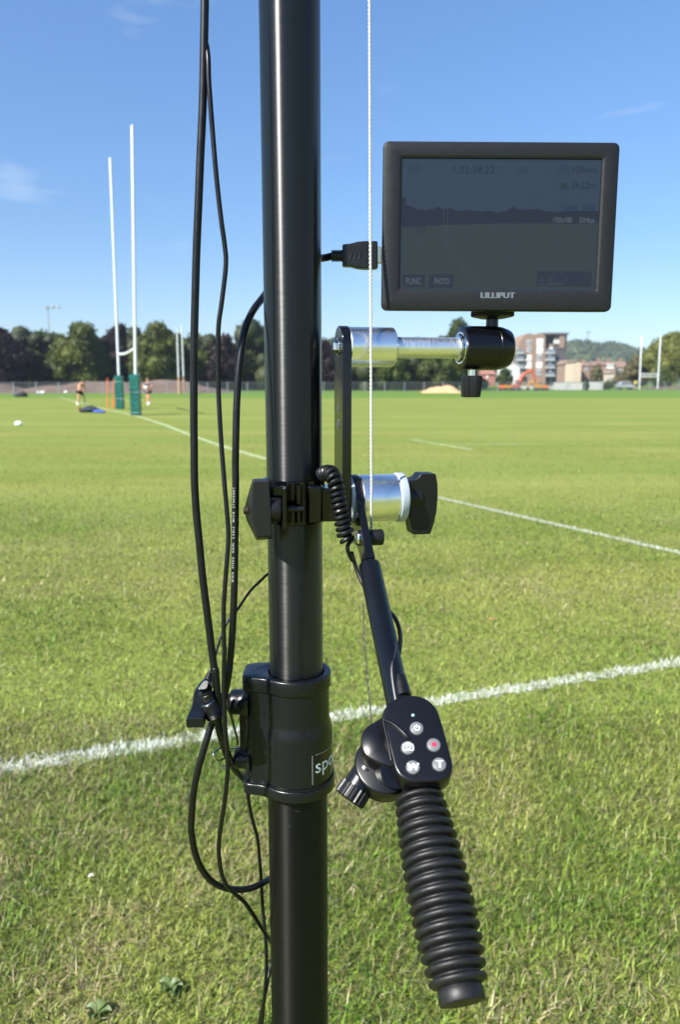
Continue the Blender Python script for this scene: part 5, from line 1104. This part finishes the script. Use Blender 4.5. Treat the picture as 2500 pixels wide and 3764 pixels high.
# cord ----------------------------------------------------------------------
def rope(name, pts, r, turn, label, m, cat):
    path = crv(pts, 24); o = thing(name, path[len(path) // 2], label, cat); L_ = sum((b_ - a).length for a, b_ in zip(path[:-1], path[1:])); n = max(len(path), int(L_ / turn * 10))
    acc = [0]
    for a, b_ in zip(path[:-1], path[1:]): acc.append(acc[-1] + (b_ - a).length)
    X = np.array([tuple(p) for p in path]); S = np.linspace(0, L_, n); PP = np.stack([np.interp(S, acc, X[:, q]) for q in range(3)], 1)
    for k in range(2):
        ph = math.pi * k; pts_ = []
        for s, p in zip(S, PP):
            a = 2 * math.pi * s / (turn * 4) + ph; pts_.append(Vector((p[0] + r * .50 * math.cos(a), p[1] + r * .50 * math.sin(a), p[2])))
        obj('strand', G().tube(pts_, r * .56, 6), M[m], o)
    return o
rope('white_cord', [at((1358, -60), .634), at((1360, 400), .622), at((1362, 900), .609), at((1363, 1140), .6015), at((1364, 1275), .5955), at((1365, 1500), .5915), at((1366, 1750), .5885), at((1366, 1860), .5885), at((1365, 1935), .591), at((1362, 1975), .597)], .00108, .0016, 'taut white twisted cord hanging in front of the arm and barrel', 'rope', 'cord')
rope('thin_wire_rope', [at((1336, 2215), .566), at((1340, 2350), .535), at((1350, 2480), .515), at((1358, 2560), .500), at((1367, 2665), .488)], .00055, .0008, 'thin dark wire rope running beside the handle tube to the remote', 'wire', 'wire')

# handle -----------------------------------------------------------------------
E1, E2 = at((1360, 2087), .552), at((1703, 3690), .338)
hd = (E2 - E1).normalized(); HA = Vector((1, 0, 0)); HA = (HA - hd * HA.dot(hd)).normalized(); HN = HA.cross(hd)
if HN.y > 0: HN = -HN
han = thing('control_handle', E1, 'black handle tube with a ribbed grip hanging from the pivot', 'handle')
def along(py):                                   # distance along the handle axis seen at photo height py
    lo, hi = -.1, .5
    for _ in range(50):
        mid = (lo + hi) / 2; p = E1 + hd * mid - EYE; y = 1882 - F * p.dot(UP) / p.dot(FW)
        if y < py: lo = mid
        else: hi = mid
    return lo
s_tube1 = along(2990)
obj('tube', G().lathe([(-.003, .0070), (-.0024, .0078), (-.0012, .0082), (s_tube1, .0082)], E1, hd, 48), M['tube'], han)
pv = oz(.0095)
obj('pivot_lug', G().lathe([(-.0026, .0192), (-.0020, .0199), (.0020, .0199), (.0026, .0192)], pv, A_, 56), M['satin'], han)
fd = (E1 - A_ * .0 - pv); fdn = fd.normalized(); fw = A_.cross(fdn).normalized()
fork = G(); s0, s1, s2 = pv + fdn * .012, pv + fdn * (fd.length - .020), pv + fdn * (fd.length - .0045)
ring_ = lambda c_, w, t: [c_ + fw * w + A_ * t, c_ - fw * w + A_ * t, c_ - fw * w - A_ * t, c_ + fw * w - A_ * t]
fork.rings([ring_(s0, .016, .0026), ring_(s1, .0095, .0030), ring_(s2, .0062, .0040)])
obj('fork_plate', fork, M['plate'], han, bevel=.0005)
obj('neck', G().tube([s2 - fdn * .001, E1 + hd * .001], .0046, 20), M['satin'], han)
sp = at(c2(378, 1742), (pv + fdn * fd.length * .55).y); sq = pv + fdn * (sp - pv).dot(fdn)
obj('screw_head', G().lathe([(.0030, .0062), (.0046, .0064), (.0058, .0056), (.0062, .0040)], sq, -A_, 28), M['chrome'], han)
obj('screw_nut', G().lathe([(.0062, .0050), (.0078, .0050)], sq, -A_, 6), M['chrome'], han, sharp=20)
obj('tension_knob', G().lathe([(.0032, .0052), (.0055, .0062), (.0150, .0064), (.0158, .0056)], sq, A_, 36), M['knob'], han, bevel=.0004)
# grip: a barrel of ribs
sg0, sg1 = along(2912), along(3690); gl = sg1 - sg0
def env(f): return float(np.interp(f, [0, .04, .12, .25, .45, .62, .75, .86, .93, 1], [.0125, .0150, .0160, .0172, .0183, .0184, .0178, .0164, .0150, .0142]))
prof = [(0, .0110)]; NR = 17; rend = .937
for i in range(NR):
    f0 = .012 + (rend - .012) * i / NR; pitch = (rend - .012) / NR
    for q, h in ((0, -.0038), (.06, -.0036), (.12, -.0022), (.20, -.0009), (.32, -.0001), (.46, 0), (.60, -.0002), (.72, -.0010), (.82, -.0024), (.90, -.0036)):
        f = f0 + pitch * q; prof.append((f * gl, env(f) + h))
ec = .0118
prof += [(gl * (rend + .004), ec), (gl * (rend + .015), ec + .0004), (gl * .992, ec + .0003), (gl * .998, ec - .0001), (gl, ec - .0008), (gl + .0001, .004)]
obj('grip', G().lathe(prof, E1 + hd * sg0, hd, 72), M['rubber'], han, sharp=60)

# remote --------------------------------------------------------------------------
rem = thing('zoom_remote', E1 + hd * along(2650), 'black remote with five grey buttons clamped to the handle tube', 'remote control')
RO = E1 + hd * along(2680) + HN * .0215
rp = lambda x, y, d=0: onplane(c3(x, y), RO + HN * d, HN)
outl = [(497, 1245), (520, 1170), (600, 1105), (700, 1082), (800, 1098), (880, 1160), (925, 1260), (1000, 1530), (1012, 1610), (985, 1675), (900, 1708), (730, 1716), (640, 1685), (595, 1625), (570, 1540)]
pts = smoothed(crv([rp(*p) for p in outl] + [rp(*outl[0])], 5), 1)[:-1]
cen = sum(pts, Vector()) / len(pts)
def inset(k, d): return [cen + (p - cen) * k + HN * d for p in pts]
shell = obj('shell', G().rings([inset(.86, -.0195), inset(.97, -.0185), inset(1.0, -.0150), inset(1.0, -.0030), inset(.985, -.0010), inset(.955, -.0001), inset(.92, 0)]), M['shell'], rem, sharp=70)
ear = fillet([rp(530, 1215, -.006), rp(470, 1262, -.006), rp(382, 1312, -.006), rp(346, 1375, -.006), rp(352, 1470, -.006), rp(385, 1530, -.006), rp(470, 1575, -.006), rp(600, 1612, -.006), rp(600, 1450, -.006)], .004, 4)
ec_ = sum(ear, Vector()) / len(ear)
obj('side_lobe', G().rings([[p - HN * .0125 for p in ear], [p - HN * .0018 for p in ear], [ec_ + (p - ec_) * .97 - HN * .0005 for p in ear], [ec_ + (p - ec_) * .92 for p in ear]]), M['shell'], shell, sharp=70)
rid = [rp(508, 1262, .0002), rp(570, 1290, .0003), rp(630, 1335, .0003), rp(680, 1385, .0002), rp(700, 1400, -.0004)]
obj('moulded_ridge', G().tube(crv(rid, 6), .0011, 10), M['shell'], shell)
rid = [rp(507, 1262, .0), rp(525, 1350, .0), rp(548, 1450, .0), rp(566, 1560, -.0005)]
obj('moulded_ridge', G().tube(crv(rid, 6), .0008, 10), M['shell'], shell)
def disc(name, c_, r, h, m, par, seg=40):
    return obj(name, G().lathe([(-.0008, r), (h * .45, r), (h * .8, r * .93), (h, r * .82)], c_, HN, seg), m, par, sharp=60)
pxm = (rp(760, 1400) - rp(660, 1400)).length / 100
rx = (rp(800, 1400) - rp(700, 1400)).normalized(); ry = HN.cross(rx).normalized()
if ry.z < 0: ry = -ry
obj('status_led', G().lathe([(0, 12 * pxm), (.0003, 11 * pxm), (.0005, 6 * pxm)], rp(723, 1233), HN, 20), M['led'], shell)
BT = {}
for nm, (x, y) in dict(power=(750, 1330), camera=(687, 1470), record=(873, 1450), wide=(723, 1610), tele=(913, 1590)).items():
    c_ = rp(x, y); obj('button_well', G().lathe([(-.0002, 58 * pxm), (.00025, 57 * pxm), (.0003, 52 * pxm)], c_, HN, 40), M['plastic'], shell); BT[nm] = (disc('button', c_, 50 * pxm, .0013, M['button'], rem), c_ + HN * .00145)
def loc2(c_, x, y): return c_ + rx * x * pxm + ry * y * pxm
def arc_g(c_, r, a0, a1, w, n=28):
    g = G(); vs = []
    for k in range(n + 1):
        a = R_(a0 + (a1 - a0) * k / n); vs += [loc2(c_, (r - w / 2) * math.cos(a), (r - w / 2) * math.sin(a)), loc2(c_, (r + w / 2) * math.cos(a), (r + w / 2) * math.sin(a))]
    return g.add(vs, [(2 * k, 2 * k + 1, 2 * k + 3, 2 * k + 2) for k in range(n)])
def bar_g(c_, x0, y0, x1, y1, w):
    d = Vector((x1 - x0, y1 - y0)).normalized(); s = Vector((-d.y, d.x)) * w / 2
    return G().add([loc2(c_, x0 - s.x, y0 - s.y), loc2(c_, x0 + s.x, y0 + s.y), loc2(c_, x1 + s.x, y1 + s.y), loc2(c_, x1 - s.x, y1 - s.y)], [(0, 1, 2, 3)])
b0, c_ = BT['power']; g = arc_g(c_, 19, 125, 415, 7); g2 = bar_g(c_, 0, 0, 0, 24, 7); g.add(g2.v, g2.f); obj('power_symbol', g, M['white'], b0, smooth=False)
b0, c_ = BT['camera']; g = G()
cam_o = [(-34, -22), (34, -22), (34, 20), (20, 20), (13, 30), (-13, 30), (-20, 20), (-34, 20)]
for p, q in zip(cam_o, cam_o[1:] + cam_o[:1]): t_ = bar_g(c_, *p, *q, 7); g.add(t_.v, t_.f)
t_ = arc_g(c_, 14, 0, 360, 7); g.add(t_.v, t_.f); obj('camera_symbol', g, M['white'], b0, smooth=False)
b0, c_ = BT['record']; obj('record_dot', arc_g(c_, 9, 0, 360, 18), M['red'], b0, smooth=False)
for nm, ch in (('wide', 'W'), ('tele', 'T')):
    b0, c_ = BT[nm]; vs, fs = text_geo(ch, 74 * pxm, 'CENTER'); vs, fs = bold(vs, fs, 5 * pxm); vs, fs = bold(vs, fs, 2.5 * pxm)
    obj('zoom_letter', G().add([c_ + rx * (v.x - 3 * pxm) + ry * (v.y - 25 * pxm) + HN * v.z for v in vs], fs), M['white'], b0, smooth=False)
# clamp behind the remote
cl0 = onplane(c3(525, 1575), RO - HN * .020, HN)
clamp = obj('clamp_body', G().lathe([(-.017, .0150), (-.0165, .0178), (-.0145, .0190), (-.0022, .0192), (-.0006, .0186), (0, .0174)], cl0, HN, 56), M['shell'], rem, sharp=60)
obj('clamp_stalk', G().tube([cl0 - HN * .0135, onplane(c3(600, 1640), RO - HN * .010, HN)], .0095, 24), M['shell'], clamp)
k0 = at(c3(400, 1620), cl0.y + .004); k1 = at(c3(262, 1835), cl0.y - .004); kd = (k1 - k0).normalized(); kl = (k1 - k0).length
obj('knob_stem', G().lathe([(0, .0086), (kl * .62, .0086)], k0, kd, 32), M['shell'], clamp)
fl3 = lambda k, i: 1 if k % 4 < 2 else .93
obj('clamp_knob', G().lathe([(kl * .58, .0082), (kl * .60, .0100), (kl * .98, .0103), (kl * 1.03, .0092), (kl * 1.04, .006)], k0, kd, 80, fl3), M['knob'], clamp, sharp=20)

# coiled lead from the clamp to the remote ----------------------------------------
coil_axis = smoothed(crv([at(c2(70, 1262), .600), at(c2(105, 1250), .592), at(c2(140, 1262), .584), at(c2(162, 1320), .578), at(c2(180, 1420), .575), at(c2(197, 1520), .573), at(c2(215, 1620), .572), at(c2(236, 1710), .571), at(c2(252, 1745), .571)], 10), 2)
acc = [0]
for a, b_ in zip(coil_axis[:-1], coil_axis[1:]): acc.append(acc[-1] + (b_ - a).length)
turns = 17; n = turns * 20; hel = []; xprev = Vector((1, 0, 0))
for i in range(n + 1):
    s = acc[-1] * i / n; j = min(int(np.searchsorted(acc, s)), len(acc) - 1); j = max(1, j); f = (s - acc[j - 1]) / (acc[j] - acc[j - 1]); p = coil_axis[j - 1].lerp(coil_axis[j], f)
    t = (coil_axis[min(j + 1, len(coil_axis) - 1)] - coil_axis[max(0, j - 2)]).normalized(); xv = (xprev - t * xprev.dot(t)).normalized(); xprev = xv; yv = t.cross(xv); a = 2 * math.pi * turns * i / n
    hel.append(p + (xv * math.cos(a) + yv * math.sin(a)) * (.0047 if i < n * .86 else .0047 + .001 * math.sin((i - n * .86) * .15)))
lead_pts = [hel[-1], at(c2(248, 1790), .571), at(c2(285, 1880), .574), at(c3(280, 60), .578), at(c3(315, 180), .576), at(c3(380, 320), .567), at(c3(480, 430), .556), at(c3(575, 508), .537), at(c3(618, 590), .520), at(c3(632, 680), .507), at(c3(622, 780), .494), at(c3(607, 885), .484)]
coil = thing('coiled_lead', hel[0], 'coiled black lead hanging by the clamp and ending in a plug on the remote', 'cable')
obj('coil', G().tube(hel, .00185, 8), M['cable'], coil)
obj('lead', G().tube(smoothed(crv(lead_pts, 8), 2), [.00165] * 0 or .0016, 10), M['cable'], coil)
u0, u1 = at(c3(606, 880), .484), at(c3(655, 1100), .4655); ud = (u1 - u0); ul = ud.length
obj('plug', G().lathe([(0, .0020)] + [(ul * .036 * k, .0030 if k % 3 else .0023) for k in range(1, 9)] + [(ul * .31, .0034), (ul * .36, .0044), (ul * .7, .0052), (ul, .0054)], u0, ud, 24), M['plastic'], coil, sharp=25)
